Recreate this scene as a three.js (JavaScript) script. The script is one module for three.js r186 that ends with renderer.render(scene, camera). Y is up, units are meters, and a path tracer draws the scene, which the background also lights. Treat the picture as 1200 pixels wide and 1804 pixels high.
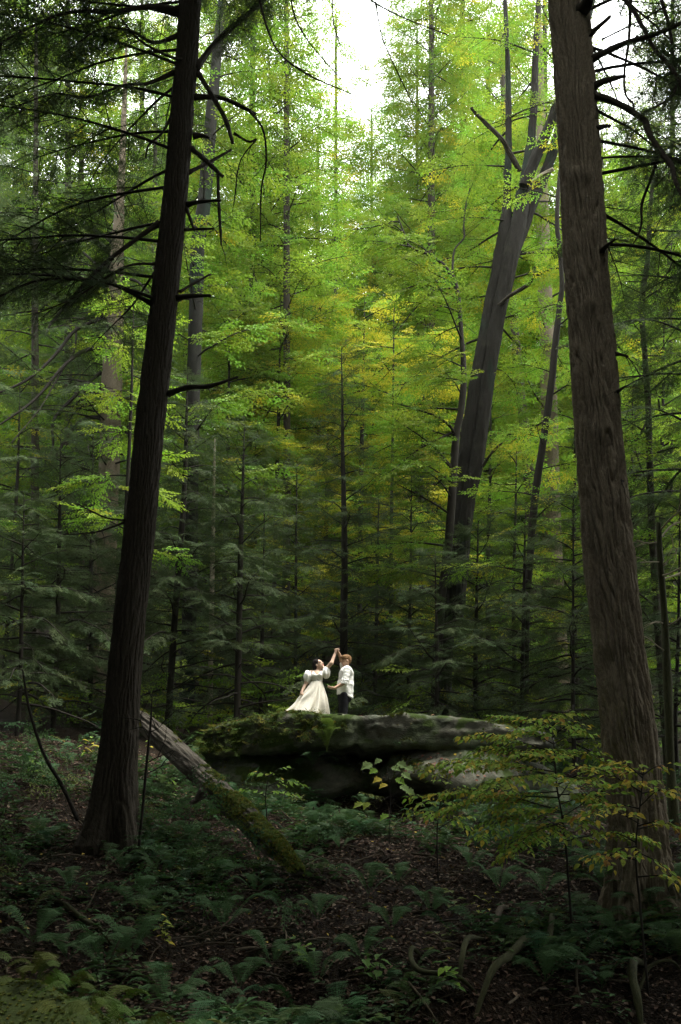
import * as THREE from 'three';
import { mergeGeometries } from 'three/addons/utils/BufferGeometryUtils.js';

// ------------------------------------------------------------------ camera, sky, sun, exposure
const EYE = 1.6, PITCH = THREE.MathUtils.degToRad(20), FPX = 1754;      // focal length in pixels of the 1200 x 1804 photograph
const scene = new THREE.Scene();
const camera = new THREE.PerspectiveCamera(2 * THREE.MathUtils.radToDeg(Math.atan(902 / FPX)), 1200 / 1804, 0.1, 600);
camera.position.set(0, EYE, 0);
camera.rotation.x = PITCH;
const renderer = new THREE.WebGLRenderer({ antialias: true });
renderer.toneMapping = THREE.LinearToneMapping;
renderer.toneMappingExposure = 3.6;
renderer.shadowMap.enabled = true;
const SKY = 2.6;                                                        // overcast sky: brightest overhead, a third of that at the horizon
{
  const w = 64, h = 32, d = new Float32Array(w * h * 4);
  for (let j = 0; j < h; j++) for (let i = 0; i < w; i++) {
    const s = Math.max(0, Math.sin(((j + 0.5) / h - 0.5) * Math.PI)), L = SKY * (1 + 2 * s) / 3, k = (j * w + i) * 4;
    d[k] = L * 0.97; d[k + 1] = L; d[k + 2] = L * 1.0; d[k + 3] = 1;
  }
  const t = new THREE.DataTexture(d, w, h, THREE.RGBAFormat, THREE.FloatType);
  t.mapping = THREE.EquirectangularReflectionMapping; t.magFilter = THREE.LinearFilter; t.needsUpdate = true;
  scene.background = t; scene.environment = t;
}
const sun = new THREE.DirectionalLight(new THREE.Color(1, 0.97, 0.9), 3.2);
sun.position.set(4 + 24, 64, -20 + 3); sun.target.position.set(4, 0, -20); sun.castShadow = true; sun.shadow.radius = 45;
Object.assign(sun.shadow.camera, { left: -60, right: 60, top: 60, bottom: -60, near: 1, far: 150 });
sun.shadow.mapSize.set(2048, 2048);
scene.add(sun, sun.target);

scene.fog = new THREE.FogExp2(new THREE.Color(0.92, 1.0, 0.9), 0.00018);

// ------------------------------------------------------------------ helpers
const V = (x, y, z) => new THREE.Vector3(x, y, z), UP = V(0, 1, 0);
const lerp = THREE.MathUtils.lerp, clamp = THREE.MathUtils.clamp, sstep = (x, a, b) => { const t = Math.min(1, Math.max(0, (x - a) / (b - a))); return t * t * (3 - 2 * t); };
function rng(seed) { let s = (seed * 2654435761) >>> 0; const f = () => { s = (s + 0x6d2b79f5) | 0; let t = Math.imul(s ^ (s >>> 15), 1 | s); t = (t + Math.imul(t ^ (t >>> 7), 61 | t)) ^ t; return ((t ^ (t >>> 14)) >>> 0) / 4294967296; }; f.r = (a, b) => a + (b - a) * f(); f.n = () => f() + f() + f() - 1.5; return f; }
const PERM = (() => { const R = rng(77), p = [...Array(256).keys()]; for (let i = 255; i > 0; i--) { const j = Math.floor(R() * (i + 1)); [p[i], p[j]] = [p[j], p[i]]; } return Uint8Array.from([...p, ...p]); })();
function noise(x, y, z) {                                              // gradient noise, about -1..1
  const X = Math.floor(x), Y = Math.floor(y), Z = Math.floor(z); x -= X; y -= Y; z -= Z;
  const u = x * x * x * (x * (x * 6 - 15) + 10), v = y * y * y * (y * (y * 6 - 15) + 10), w = z * z * z * (z * (z * 6 - 15) + 10);
  const g = (i, j, k, a, b, c) => { const h = PERM[PERM[PERM[(X + i) & 255] + ((Y + j) & 255)] + ((Z + k) & 255)] & 15, p = h < 8 ? a : b, q = h < 4 ? b : h === 12 || h === 14 ? a : c; return (h & 1 ? -p : p) + (h & 2 ? -q : q); };
  const L = (a, b, t) => a + (b - a) * t;
  return L(L(L(g(0, 0, 0, x, y, z), g(1, 0, 0, x - 1, y, z), u), L(g(0, 1, 0, x, y - 1, z), g(1, 1, 0, x - 1, y - 1, z), u), v), L(L(g(0, 0, 1, x, y, z - 1), g(1, 0, 1, x - 1, y, z - 1), u), L(g(0, 1, 1, x, y - 1, z - 1), g(1, 1, 1, x - 1, y - 1, z - 1), u), v), w);
}
const fbm = (x, y, z, o = 3) => { let s = 0, a = 1, t = 0; for (let i = 0; i < o; i++) { s += a * noise(x, y, z); t += a; a *= 0.5; x = x * 2 + 17.1; y = y * 2 + 5.3; z = z * 2 + 9.7; } return s / t; };
const cP = Math.cos(PITCH), sP = Math.sin(PITCH);
function at(px, py, D) {                                               // the point of the place that the photograph shows at this pixel, D metres ahead
  const dx = (px - 600) / FPX, dy = (902 - py) / FPX, t = D / (cP - dy * sP);
  return V(dx * t, EYE + t * (dy * cP + sP), -D);
}
const depthT = (py, D) => D / (cP - (902 - py) / FPX * sP);
const used = new Map();
function numbered(n) { const k = used.get(n) ?? 0; used.set(n, k + 1); return k ? n + '_' + String(k).padStart(3, '0') : n; }
function tag(o, label, category, group, kind) { if (label) o.userData.label = label; if (category) o.userData.category = category; if (group) o.userData.group = group; if (kind) o.userData.kind = kind; return o; }
function thing(name, pos, label, category, group) { const g = new THREE.Group(); g.name = numbered(name); g.position.copy(pos); scene.add(g); return tag(g, label, category, group); }
function shadowed(m) { m.castShadow = m.receiveShadow = true; return m; }
function part(parent, name, geo, mat, kind) {                          // geometry in world metres -> a child of the thing
  if (Array.isArray(geo)) geo = mergeGeometries(geo);
  let root = parent, off = V(0, 0, 0); while (root && root !== scene) { off.add(root.position); root = root.parent; }
  geo.translate(-off.x, -off.y, -off.z);
  const m = shadowed(new THREE.Mesh(geo, mat)); m.name = name; parent.add(m); if (kind) m.userData.kind = kind; return m;
}
function instanced(parent, name, geo, mat, list, colorOf, kind = 'stuff') {
  if (!list.length) return null;
  const m = shadowed(new THREE.InstancedMesh(geo, mat, list.length)); m.name = parent === scene ? numbered(name) : name; m.userData.kind = kind;
  const off = parent === scene ? V(0, 0, 0) : parent.position, M = new THREE.Matrix4(), c = new THREE.Color();
  list.forEach((q, i) => { M.copy(q); M.elements[12] -= off.x; M.elements[13] -= off.y; M.elements[14] -= off.z; m.setMatrixAt(i, M); if (colorOf) { colorOf(c, i, q); m.setColorAt(i, c); } });
  parent.add(m); return m;
}
const basis = (p, x, y, s, sy = s) => { x = x.clone().normalize(); const z = V().crossVectors(x, y).normalize(), yy = V().crossVectors(z, x); return new THREE.Matrix4().makeBasis(x.multiplyScalar(s), yy.multiplyScalar(sy), z.multiplyScalar(s)).setPosition(p); };

class MB {                                                             // collects triangles
  constructor() { this.p = []; this.c = null; }
  tri(a, b, c) { this.p.push(a.x, a.y, a.z, b.x, b.y, b.z, c.x, c.y, c.z); return this; }
  quad(a, b, c, d) { return this.tri(a, b, c).tri(a, c, d); }
  geo() { const g = new THREE.BufferGeometry(); g.setAttribute('position', new THREE.Float32BufferAttribute(this.p, 3)); g.computeVertexNormals(); g.setAttribute('uv', new THREE.Float32BufferAttribute(this.p.filter((_, i) => i % 3 < 2), 2)); return g; }
}
// a tapering tube along points; disp(angle, metres along, radius, point) -> outward offset
function tube(pts, rad, { seg = 6, rings, disp, cap = true } = {}) {
  const n = pts.length, C = new THREE.CatmullRomCurve3(pts, false, 'centripetal'), N = rings ?? Math.max(2, (n - 1) * 4);
  const P = [], U = [], I = []; let T = C.getTangent(0), A = V(1, 0, 0); if (Math.abs(T.x) > 0.8) A = V(0, 0, 1);
  A.sub(T.clone().multiplyScalar(A.dot(T))).normalize(); let s = 0, prev = null; const q = V();
  for (let i = 0; i <= N; i++) {
    const t = i / N, c = C.getPoint(t), f = t * (n - 1), k = Math.min(n - 2, Math.floor(f)), r = lerp(rad[k], rad[k + 1], f - k);
    T = C.getTangent(t); A.sub(T.clone().multiplyScalar(A.dot(T))).normalize(); const B = V().crossVectors(T, A);
    if (prev) s += c.distanceTo(prev); prev = c;
    for (let j = 0; j <= seg; j++) {
      const a = (j % seg) / seg * Math.PI * 2; let rr = r;
      if (disp) rr += disp(a, s, r, c, A, B);
      q.copy(c).addScaledVector(A, Math.cos(a) * rr).addScaledVector(B, Math.sin(a) * rr);
      P.push(q.x, q.y, q.z); U.push(j / seg * Math.max(0.1, rad[0] * 6.28), s);
    }
  }
  const w = seg + 1;
  for (let i = 0; i < N; i++) for (let j = 0; j < seg; j++) { const a = i * w + j, b = a + 1, c = a + w, d = c + 1; I.push(a, b, c, b, d, c); }
  if (cap) for (const e of [0, N]) { const c = C.getPoint(e / N), t = C.getTangent(e / N).multiplyScalar(e ? rad[n - 1] * 0.5 : -rad[0] * 0.2); const id = P.length / 3; P.push(c.x + t.x, c.y + t.y, c.z + t.z); U.push(0, e ? s : 0); for (let j = 0; j < seg; j++) e ? I.push(e * w + j, e * w + j + 1, id) : I.push(j + 1, j, id); }
  const g = new THREE.BufferGeometry(); g.setAttribute('position', new THREE.Float32BufferAttribute(P, 3)); g.setAttribute('uv', new THREE.Float32BufferAttribute(U, 2)); g.setIndex(I); g.computeVertexNormals();
  const nn = g.attributes.normal, v = V();                             // weld the seam's normals
  for (let i = 0; i <= N; i++) { const a = i * w, b = a + seg; v.set(nn.getX(a) + nn.getX(b), nn.getY(a) + nn.getY(b), nn.getZ(a) + nn.getZ(b)).normalize(); nn.setXYZ(a, v.x, v.y, v.z); nn.setXYZ(b, v.x, v.y, v.z); }
  return g;
}
// meshes the zero level of a distance field by surface nets
function nets(f, lo, hi, cell) {
  const nx = Math.ceil((hi.x - lo.x) / cell) + 1, ny = Math.ceil((hi.y - lo.y) / cell) + 1, nz = Math.ceil((hi.z - lo.z) / cell) + 1, F = new Float32Array(nx * ny * nz), id = (i, j, k) => i + nx * (j + ny * k);
  for (let k = 0; k < nz; k++) for (let j = 0; j < ny; j++) for (let i = 0; i < nx; i++) F[id(i, j, k)] = f(lo.x + i * cell, lo.y + j * cell, lo.z + k * cell);
  const vert = new Int32Array(nx * ny * nz).fill(-1), P = [], I = [];
  const E = [[0, 1], [0, 2], [0, 4], [1, 3], [1, 5], [2, 3], [2, 6], [3, 7], [4, 5], [4, 6], [5, 7], [6, 7]], v = new Float32Array(8);
  for (let k = 0; k < nz - 1; k++) for (let j = 0; j < ny - 1; j++) for (let i = 0; i < nx - 1; i++) {
    let m = 0; for (let c = 0; c < 8; c++) { v[c] = F[id(i + (c & 1), j + (c >> 1 & 1), k + (c >> 2))]; if (v[c] < 0) m |= 1 << c; }
    if (m === 0 || m === 255) continue;
    let x = 0, y = 0, z = 0, n = 0;
    for (const [a, b] of E) if ((v[a] < 0) !== (v[b] < 0)) { const t = v[a] / (v[a] - v[b]); x += lerp(a & 1, b & 1, t); y += lerp(a >> 1 & 1, b >> 1 & 1, t); z += lerp(a >> 2, b >> 2, t); n++; }
    vert[id(i, j, k)] = P.length / 3; P.push(lo.x + (i + x / n) * cell, lo.y + (j + y / n) * cell, lo.z + (k + z / n) * cell);
  }
  const q = (a, b, c, d, flip) => { if (a < 0 || b < 0 || c < 0 || d < 0) return; flip ? I.push(a, c, b, a, d, c) : I.push(a, b, c, a, c, d); };
  for (let k = 1; k < nz - 1; k++) for (let j = 1; j < ny - 1; j++) for (let i = 1; i < nx - 1; i++) {
    const s = F[id(i, j, k)] < 0;
    if (s !== F[id(i + 1, j, k)] < 0) q(vert[id(i, j - 1, k - 1)], vert[id(i, j, k - 1)], vert[id(i, j, k)], vert[id(i, j - 1, k)], !s);
    if (s !== F[id(i, j + 1, k)] < 0) q(vert[id(i - 1, j, k - 1)], vert[id(i - 1, j, k)], vert[id(i, j, k)], vert[id(i, j, k - 1)], !s);
    if (s !== F[id(i, j, k + 1)] < 0) q(vert[id(i - 1, j - 1, k)], vert[id(i, j - 1, k)], vert[id(i, j, k)], vert[id(i - 1, j, k)], !s);
  }
  const g = new THREE.BufferGeometry(); g.setAttribute('position', new THREE.Float32BufferAttribute(P, 3)); g.setIndex(I); g.computeVertexNormals();
  const uv = new Float32Array(P.length / 3 * 2); for (let i = 0; i < uv.length / 2; i++) { uv[2 * i] = P[3 * i] + P[3 * i + 2] * 0.6; uv[2 * i + 1] = P[3 * i + 1] + P[3 * i + 2] * 0.7; }
  g.setAttribute('uv', new THREE.BufferAttribute(uv, 2)); return g;
}
function paint(g, fn) { const p = g.attributes.position, n = g.attributes.normal, c = new Float32Array(p.count * 3), o = [0, 0, 0]; for (let i = 0; i < p.count; i++) { fn(p.getX(i), p.getY(i), p.getZ(i), n.getX(i), n.getY(i), n.getZ(i), o); c[3 * i] = o[0]; c[3 * i + 1] = o[1]; c[3 * i + 2] = o[2]; } g.setAttribute('color', new THREE.BufferAttribute(c, 3)); return g; }
const smin = (a, b, k) => { const h = clamp(0.5 + 0.5 * (b - a) / k, 0, 1); return lerp(b, a, h) - k * h * (1 - h); };
const capsule = (x, y, z, a, b, ra, rb) => { const dx = b[0] - a[0], dy = b[1] - a[1], dz = b[2] - a[2], px = x - a[0], py = y - a[1], pz = z - a[2], h = clamp((px * dx + py * dy + pz * dz) / (dx * dx + dy * dy + dz * dz), 0, 1); return Math.hypot(px - dx * h, py - dy * h, pz - dz * h) - lerp(ra, rb, h); };
const ellips = (x, y, z, c, r) => { const a = (x - c[0]) / r[0], b = (y - c[1]) / r[1], d = (z - c[2]) / r[2], k0 = Math.hypot(a, b, d), k1 = Math.hypot(a / r[0], b / r[1], d / r[2]); return k1 < 1e-6 ? -Math.min(...r) : k0 * (k0 - 1) / k1; };
const rbox = (x, y, z, c, h, r) => { const a = Math.abs(x - c[0]) - h[0] + r, b = Math.abs(y - c[1]) - h[1] + r, d = Math.abs(z - c[2]) - h[2] + r; return Math.hypot(Math.max(a, 0), Math.max(b, 0), Math.max(d, 0)) + Math.min(Math.max(a, b, d), 0) - r; };

// ------------------------------------------------------------------ textures (grain and colour only)
function grain(size, fn, srgb) { const d = new Uint8Array(size * size * 4); for (let j = 0; j < size; j++) for (let i = 0; i < size; i++) { const c = fn(i / size, j / size), k = (j * size + i) * 4; for (let m = 0; m < 3; m++) d[k + m] = clamp(Math.round((Array.isArray(c) ? c[m] : c) * 255), 0, 255); d[k + 3] = 255; } const t = new THREE.DataTexture(d, size, size); t.wrapS = t.wrapT = THREE.RepeatWrapping; t.magFilter = THREE.LinearFilter; if (srgb) t.colorSpace = THREE.SRGBColorSpace; t.needsUpdate = true; return t; }
const wrapN = (u, v, fx, fy, z) => { const a = u * Math.PI * 2, b = v * Math.PI * 2; return noise(Math.cos(a) * fx + 31, Math.sin(a) * fx + Math.cos(b) * fy, Math.sin(b) * fy + z); };   // tiles in u and v
const barkBump = grain(512, (u, v) => 0.5 + 0.5 * (0.5 * (1 - 2 * Math.abs(wrapN(u, v, 6, 2, 1))) + 0.3 * wrapN(u, v, 12, 4, 9) + 0.35 * wrapN(u, v, 30, 14, 5)));
const barkTone = grain(512, (u, v) => { const a = 0.84 + 0.14 * wrapN(u, v, 9, 6, 3) + 0.16 * wrapN(u, v, 34, 24, 21); return [a, a * 0.98, a * 0.95]; }, true);
const stoneBump = grain(512, (u, v) => 0.5 + 0.3 * wrapN(u, v, 4, 10, 2) + 0.25 * wrapN(u, v, 12, 20, 8) + 0.25 * wrapN(u, v, 40, 44, 4));
const stoneGrain = grain(512, (u, v) => { const n = Math.abs(wrapN(u, v, 7, 14, 50)), a = 0.84 + 0.18 * wrapN(u, v, 26, 34, 5) + 0.2 * wrapN(u, v, 60, 66, 15) - (n < 0.025 ? 0.3 : 0); return [a, a, a * 0.97]; }, true);
const earthTone = grain(512, (u, v) => { const a = 0.66 + 0.4 * wrapN(u, v, 9, 9, 12) + 0.35 * wrapN(u, v, 30, 30, 40); return [a, a * 0.93, a * 0.84]; }, true);
for (const t of [barkBump, barkTone]) t.repeat.set(1.2, 0.6);
stoneBump.repeat.set(0.8, 0.8);
earthTone.repeat.set(0.8, 0.8);
const S = (o) => new THREE.MeshPhysicalMaterial({ roughness: 0.9, specularIntensity: 0.25, ...o }), rgb = (r, g, b) => new THREE.Color().setRGB(r, g, b);
const leafMat = (r, g, b, tr) => new THREE.MeshPhysicalMaterial({ color: rgb(r, g, b), roughness: 0.85, transmission: tr, thickness: 0, side: THREE.DoubleSide, specularIntensity: 0.22 });
const M = {
  darkBark: S({ color: rgb(0.04, 0.034, 0.025), map: barkTone, bumpMap: barkBump, bumpScale: 0.012 }),
  brownBark: S({ color: rgb(0.18, 0.153, 0.112), map: barkTone, bumpMap: barkBump, bumpScale: 0.01 }),
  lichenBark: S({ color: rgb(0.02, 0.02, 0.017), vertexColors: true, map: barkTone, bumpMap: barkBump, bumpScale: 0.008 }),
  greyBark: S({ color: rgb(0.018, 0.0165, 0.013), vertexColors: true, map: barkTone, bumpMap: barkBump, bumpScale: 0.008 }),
  twig: S({ color: rgb(0.02, 0.017, 0.013) }),
  midBark: S({ color: rgb(0.046, 0.04, 0.031), map: barkTone, bumpMap: barkBump, bumpScale: 0.01 }),
  mossBark: S({ color: rgb(0.05, 0.055, 0.025), map: barkTone, bumpMap: barkBump, bumpScale: 0.01 }),
  rootBark: S({ color: rgb(0.085, 0.07, 0.05), map: barkTone, bumpMap: barkBump, bumpScale: 0.01 }),
  paleWood: S({ color: rgb(0.30, 0.27, 0.21), map: barkTone, bumpMap: barkBump, bumpScale: 0.006 }),
  log: S({ vertexColors: true, color: rgb(1, 1, 1), map: barkTone, bumpMap: barkBump, bumpScale: 0.012 }),
  hemlock: leafMat(0.056, 0.086, 0.032, 0.3),
  leaf: leafMat(0.205, 0.325, 0.032, 0.5),
  nearLeaf: leafMat(0.13, 0.20, 0.03, 0.4),
  fern: leafMat(0.055, 0.11, 0.04, 0.35),
  cover: leafMat(0.045, 0.09, 0.028, 0.35),
  moss: leafMat(0.13, 0.165, 0.03, 0.3),
  litter: leafMat(1, 1, 1, 0.15),
  rock: S({ vertexColors: true, color: rgb(1, 1, 1), map: stoneGrain, bumpMap: stoneBump, bumpScale: 0.009, roughness: 0.95 }),
  ground: S({ vertexColors: true, color: rgb(1, 1, 1), map: earthTone, bumpMap: earthTone, bumpScale: 0.03, roughness: 1 }),
};

// ------------------------------------------------------------------ ground
const PROFILE = [[-150, 40], [-60, 22], [-25, 7], [-10, 0.2], [-4, -1.4], [0, -1.65], [5, -1.45], [8, -1.2], [10, -0.84], [11.5, -0.42], [13.5, 0.28], [16.5, 0.85], [19, 1.5], [22, 2.2], [25, 2.9], [30, 4.2], [45, 11], [80, 29], [140, 60], [500, 90]];
function prof(D) { let i = 0; while (i < PROFILE.length - 2 && D > PROFILE[i + 1][0]) i++; const [a, ya] = PROFILE[i], [b, yb] = PROFILE[i + 1]; return lerp(ya, yb, clamp((D - a) / (b - a), 0, 1)); }
function ground(x, z) {
  const D = -z; let y = 0; for (const o of [-1, -0.5, 0, 0.5, 1]) y += prof(D + o) / 5;
  y += 0.16 * Math.max(0, -x - 0.8) * sstep(D, 9, 16) * (1 - sstep(D, 30, 60));
  y += 0.10 * Math.max(0, x - 2.5) * sstep(D, 8, 11) * (1 - sstep(D, 16, 22));
  y -= 0.8 * Math.exp(-(((x - 1.6) / 1.5) ** 2)) * Math.exp(-(((D - 8.7) / 0.7) ** 2)) + 0.35 * Math.exp(-(((x + 0.4) / 0.9) ** 2)) * Math.exp(-(((D - 9.6) / 0.6) ** 2));      // hollow under the roots
  y -= 0.30 * Math.exp(-(((x - 0.4) / 1.1) ** 2)) * Math.exp(-(((D - 16.6) / 0.9) ** 2));    // floor of the hollow under the boulder
  const near = 1 - sstep(Math.abs(D - 10), 14, 40);
  y += 0.16 * noise(x * 0.5, 3.3, z * 0.5) * near + 0.07 * noise(x * 1.7, 7, z * 1.7) * near + 0.03 * noise(x * 5, 2, z * 5) * near + 1.2 * noise(x * 0.03, 4, z * 0.03) * (1 - near);
  return EYE + y;
}
function hit(px, py) { for (let D = 4; D < 60; D += 0.05) { const p = at(px, py, D); if (p.y <= ground(p.x, p.z)) return V(p.x, ground(p.x, p.z), p.z); } return at(px, py, 60); }
{
  const axis = (list) => { const o = []; for (let i = 0; i < list.length - 1; i++) { const [a, s] = list[i], b = list[i + 1][0], n = Math.max(1, Math.round((b - a) / s)); for (let k = 0; k < n; k++) o.push(a + (b - a) * k / n); } o.push(list[list.length - 1][0]); return o; };
  const xs = axis([[-400, 40], [-80, 6], [-20, 0.8], [-8, 0.09], [8, 0.8], [20, 6], [80, 40], [400, 1]]), ds = axis([[-150, 15], [-30, 3], [3, 0.4], [5, 0.09], [19, 0.5], [40, 3], [120, 15], [500, 1]]);
  const P = [], I = [], U = [];
  for (const d of ds) for (const x of xs) { P.push(x, ground(x, -d), -d); U.push(x, d); }
  const w = xs.length; for (let j = 0; j < ds.length - 1; j++) for (let i = 0; i < w - 1; i++) { const a = j * w + i; I.push(a, a + 1, a + w, a + 1, a + w + 1, a + w); }
  const g = new THREE.BufferGeometry(); g.setAttribute('position', new THREE.Float32BufferAttribute(P, 3)); g.setAttribute('uv', new THREE.Float32BufferAttribute(U, 2)); g.setIndex(I); g.computeVertexNormals();
  paint(g, (x, y, z, a, b, c, o) => { const m = sstep(fbm(x * 0.9, 1, z * 0.9, 3), 0.12, 0.3), r = 0.85 + 0.35 * noise(x * 3, 8, z * 3); o[0] = lerp(0.046, 0.028, m) * r; o[1] = lerp(0.035, 0.04, m) * r; o[2] = lerp(0.025, 0.013, m) * r; });
  const m = shadowed(new THREE.Mesh(g, M.ground)); m.name = 'ground'; tag(m, 'dark forest floor of leaf litter and soil sloping up the hillside', 'ground', null, 'structure'); scene.add(m);
}

// ------------------------------------------------------------------ foliage pieces (shared geometry, x outward, y up)
function leafTo(b, p, d, n, L, W, fold = 0.25) {                       // a leaf folded along its midrib
  const s = V().crossVectors(d, n).normalize(), m = p.clone().addScaledVector(d, L * 0.42), t = p.clone().addScaledVector(d, L).addScaledVector(n, -L * 0.12);
  const l = m.clone().addScaledVector(s, W / 2).addScaledVector(n, W * fold), r = m.clone().addScaledVector(s, -W / 2).addScaledVector(n, W * fold);
  b.tri(p, l, t).tri(p, t, r);
}
function thin(b, a, c, w) { const d = c.clone().sub(a), s = V().crossVectors(d, UP).normalize().multiplyScalar(w / 2), n = V().crossVectors(s, d).normalize().multiplyScalar(w / 2); b.quad(a.clone().add(s), a.clone().sub(s), c.clone().sub(s), c.clone().add(s)); b.quad(a.clone().add(n), a.clone().sub(n), c.clone().sub(n), c.clone().add(n)); }
function hemlockSpray(seed) {                                          // 0.55 m flat feathered branchlet
  const R = rng(seed), b = new MB(), L = 0.55;
  thin(b, V(0, 0, 0), V(L, -0.05, 0), 0.005);
  for (let i = 0; i < 13; i++) for (const s of [-1, 1]) {
    const t = (i + 0.6 + R.n() * 0.3) / 13, len = R.r(0.55, 1.35) * 0.25 * (0.45 + 0.55 * Math.sin(Math.PI * Math.min(1, t * 0.9 + 0.15))) * (1.05 - t * 0.6), o = V(L * t, -0.05 * t * t + R.n() * 0.01, 0), a = 0.75 + R.n() * 0.25;
    if (R() < 0.22) continue; const d = V(Math.cos(a), -0.15 + R.n() * 0.5, s * Math.sin(a)).normalize(), k = Math.max(2, Math.round(len / 0.034));
    for (let j = 0; j < k; j++) for (const e of [-1, 1]) {
      const p = o.clone().addScaledVector(d, len * (j + 0.3) / k), dd = d.clone().add(V(-d.z, 0, d.x).multiplyScalar(e * (0.8 + R.n() * 0.4))).add(V(0, R.n() * 0.3, 0)).normalize();
      leafTo(b, p, dd, V(R.n() * 0.4, 1, R.n() * 0.4).normalize(), 0.036 * R.r(0.8, 1.25), 0.013, 0.1);
    }
  }
  return b.geo();
}
function broadSpray(seed, nl = 34, Lf = 0.075, Wf = 0.046, L = 0.6) {   // flat zigzag branchlet with side twigs
  const R = rng(seed), b = new MB();
  thin(b, V(0, 0, 0), V(L, -0.03, 0), 0.006);
  const twigs = [[V(0, 0, 0), V(1, -0.05, 0), L]]; for (let i = 0; i < 5; i++) { const s = i % 2 ? 1 : -1, a = 0.85 + R.n() * 0.3; twigs.push([V(L * (0.12 + i * 0.15), -0.01, 0), V(Math.cos(a), R.n() * 0.15, s * Math.sin(a)), L * (0.55 - 0.07 * i)]); }
  const tot = twigs.reduce((s, t) => s + t[2], 0);
  for (const [o, d, l] of twigs) {
    d.normalize(); const n = Math.max(3, Math.round(nl * l / tot)); thin(b, o, o.clone().addScaledVector(d, l), 0.004);
    for (let i = 0; i < n; i++) {
      const s = i % 2 ? 1 : -1, p = o.clone().addScaledVector(d, l * (i + 0.7) / n), side = V(-d.z, 0, d.x).multiplyScalar(s), dd = d.clone().multiplyScalar(0.75 + R.n() * 0.3).addScaledVector(side, i === n - 1 ? 0 : 0.8).add(V(0, -0.25 + R.n() * 0.4, 0)).normalize(), k = R.r(0.7, 1.2);
      leafTo(b, p, dd, V(R.n() * 0.5, 1, R.n() * 0.5).normalize(), Lf * k, Wf * k);
    }
  }
  return b.geo();
}
const G = { hem: [1, 2, 3].map((s) => hemlockSpray(s)), broad: [broadSpray(11), broadSpray(12, 24, 0.105, 0.066, 0.66), broadSpray(13, 42, 0.066, 0.04)], fine: [21, 22].map((s) => broadSpray(s, 44, 0.06, 0.034, 0.6)) };
const tones = {                                                        // leaf colour of a spray
  hem: (R, k = 1) => (c) => { const v = (0.75 + 0.5 * R()) * k; c.setRGB(v * (0.9 + 0.25 * R()), v, v * (0.85 + 0.3 * R())); },
  green: (R, y = 0.02, k = 1) => (c) => { const v = (0.75 + 0.45 * R()) * k; if (R() < y) c.setRGB(v * 1.9, v * 1.15, v * 0.9); else c.setRGB(v * (0.75 + 0.5 * R()), v, v * (0.7 + 0.6 * R())); },
};
// grows a limb and returns its points
function limbPts(R, p0, dir, L, droop, n = 6, wob = 0.12) { const pts = [p0.clone()], d = dir.clone().normalize(), p = p0.clone(); for (let i = 0; i < n; i++) { p.addScaledVector(d, L / n); pts.push(p.clone()); d.add(V(R.n() * wob, -droop / n + R.n() * wob * 0.6, R.n() * wob)).normalize(); } return pts; }
const along = (pts, t) => { const f = clamp(t, 0, 1) * (pts.length - 1), k = Math.min(pts.length - 2, Math.floor(f)); return pts[k].clone().lerp(pts[k + 1], f - k); };
const dirAt = (pts, t) => { const k = Math.min(pts.length - 2, Math.floor(clamp(t, 0, 0.999) * (pts.length - 1))); return pts[k + 1].clone().sub(pts[k]).normalize(); };
// sprays on a limb: twigs leave it on both sides
function foliate(R, pts, { from = 0.2, step = 0.3, twig = 0.8, size = 1, space = 0.35, tilt = 0.25, sag = 0.1, woods, skip = 0 }, out) {
  let L = 0; for (let i = 1; i < pts.length; i++) L += pts[i].distanceTo(pts[i - 1]);
  const n = Math.max(2, Math.round(L * (1 - from) / step));
  for (let i = 0; i < n; i++) {
    const t = from + (1 - from) * (i + 0.5) / n, p = along(pts, t), d = dirAt(pts, t), side = V().crossVectors(d, UP).normalize();
    for (const s of [-1, 1]) {
      if (R() < skip) continue;
      const l = twig * (1.05 - 0.65 * t) * R.r(0.7, 1.2), a = R.r(0.7, 1.15), td = d.clone().multiplyScalar(Math.cos(a)).addScaledVector(side, s * Math.sin(a)).add(V(0, -sag + R.n() * 0.15, 0)).normalize();
      if (woods && l > 0.4) woods.push(tube([p, p.clone().addScaledVector(td, l)], [0.006 + l * 0.006, 0.003], { seg: 3, rings: 1, cap: false }));
      const m = Math.max(1, Math.round(l / (space * size)));
      for (let j = 0; j < m; j++) { const q = p.clone().addScaledVector(td, l * j / m), dd = td.clone().add(V(R.n() * 0.5, R.n() * 0.2 - sag, R.n() * 0.5)); out.push(basis(q, dd, V(R.n() * tilt, 1, R.n() * tilt), size * R.r(0.8, 1.25))); }
    }
  }
  out.push(basis(along(pts, 0.97), dirAt(pts, 0.97), V(R.n() * tilt, 1, R.n() * tilt), size));
}
// stem seen in the photograph as [x, y, width] pixels at D metres, carried down into the ground
function stemFrom(list, D, { up = 0, D1 = D } = {}) {
  const n = list.length, pts = [], rad = [];
  const p0 = at(list[0][0], list[0][1], D), gy = ground(p0.x, p0.z);
  list.forEach(([x, y, w], i) => { const d = lerp(D, D1, n > 1 ? i / (n - 1) : 0); pts.push(at(x, y, d)); rad.push(w / 2 / FPX * depthT(y, d)); });
  if (p0.y > gy + 0.3) { const dx = n > 1 ? (pts[0].x - pts[1].x) / Math.max(0.3, pts[1].y - pts[0].y) * (p0.y - gy) : 0; pts.unshift(V(p0.x + clamp(dx, -1.5, 1.5) * 0.6, gy - 0.15, p0.z)); rad.unshift(rad[0] * 1.15); }
  if (up) { const a = pts[pts.length - 1], d = a.clone().sub(pts[pts.length - 2]).normalize(); pts.push(a.clone().addScaledVector(d, up)); rad.push(rad[rad.length - 1] * 0.45); }
  return { pts, rad, base: V(pts[0].x, ground(pts[0].x, pts[0].z), pts[0].z) };
}
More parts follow.
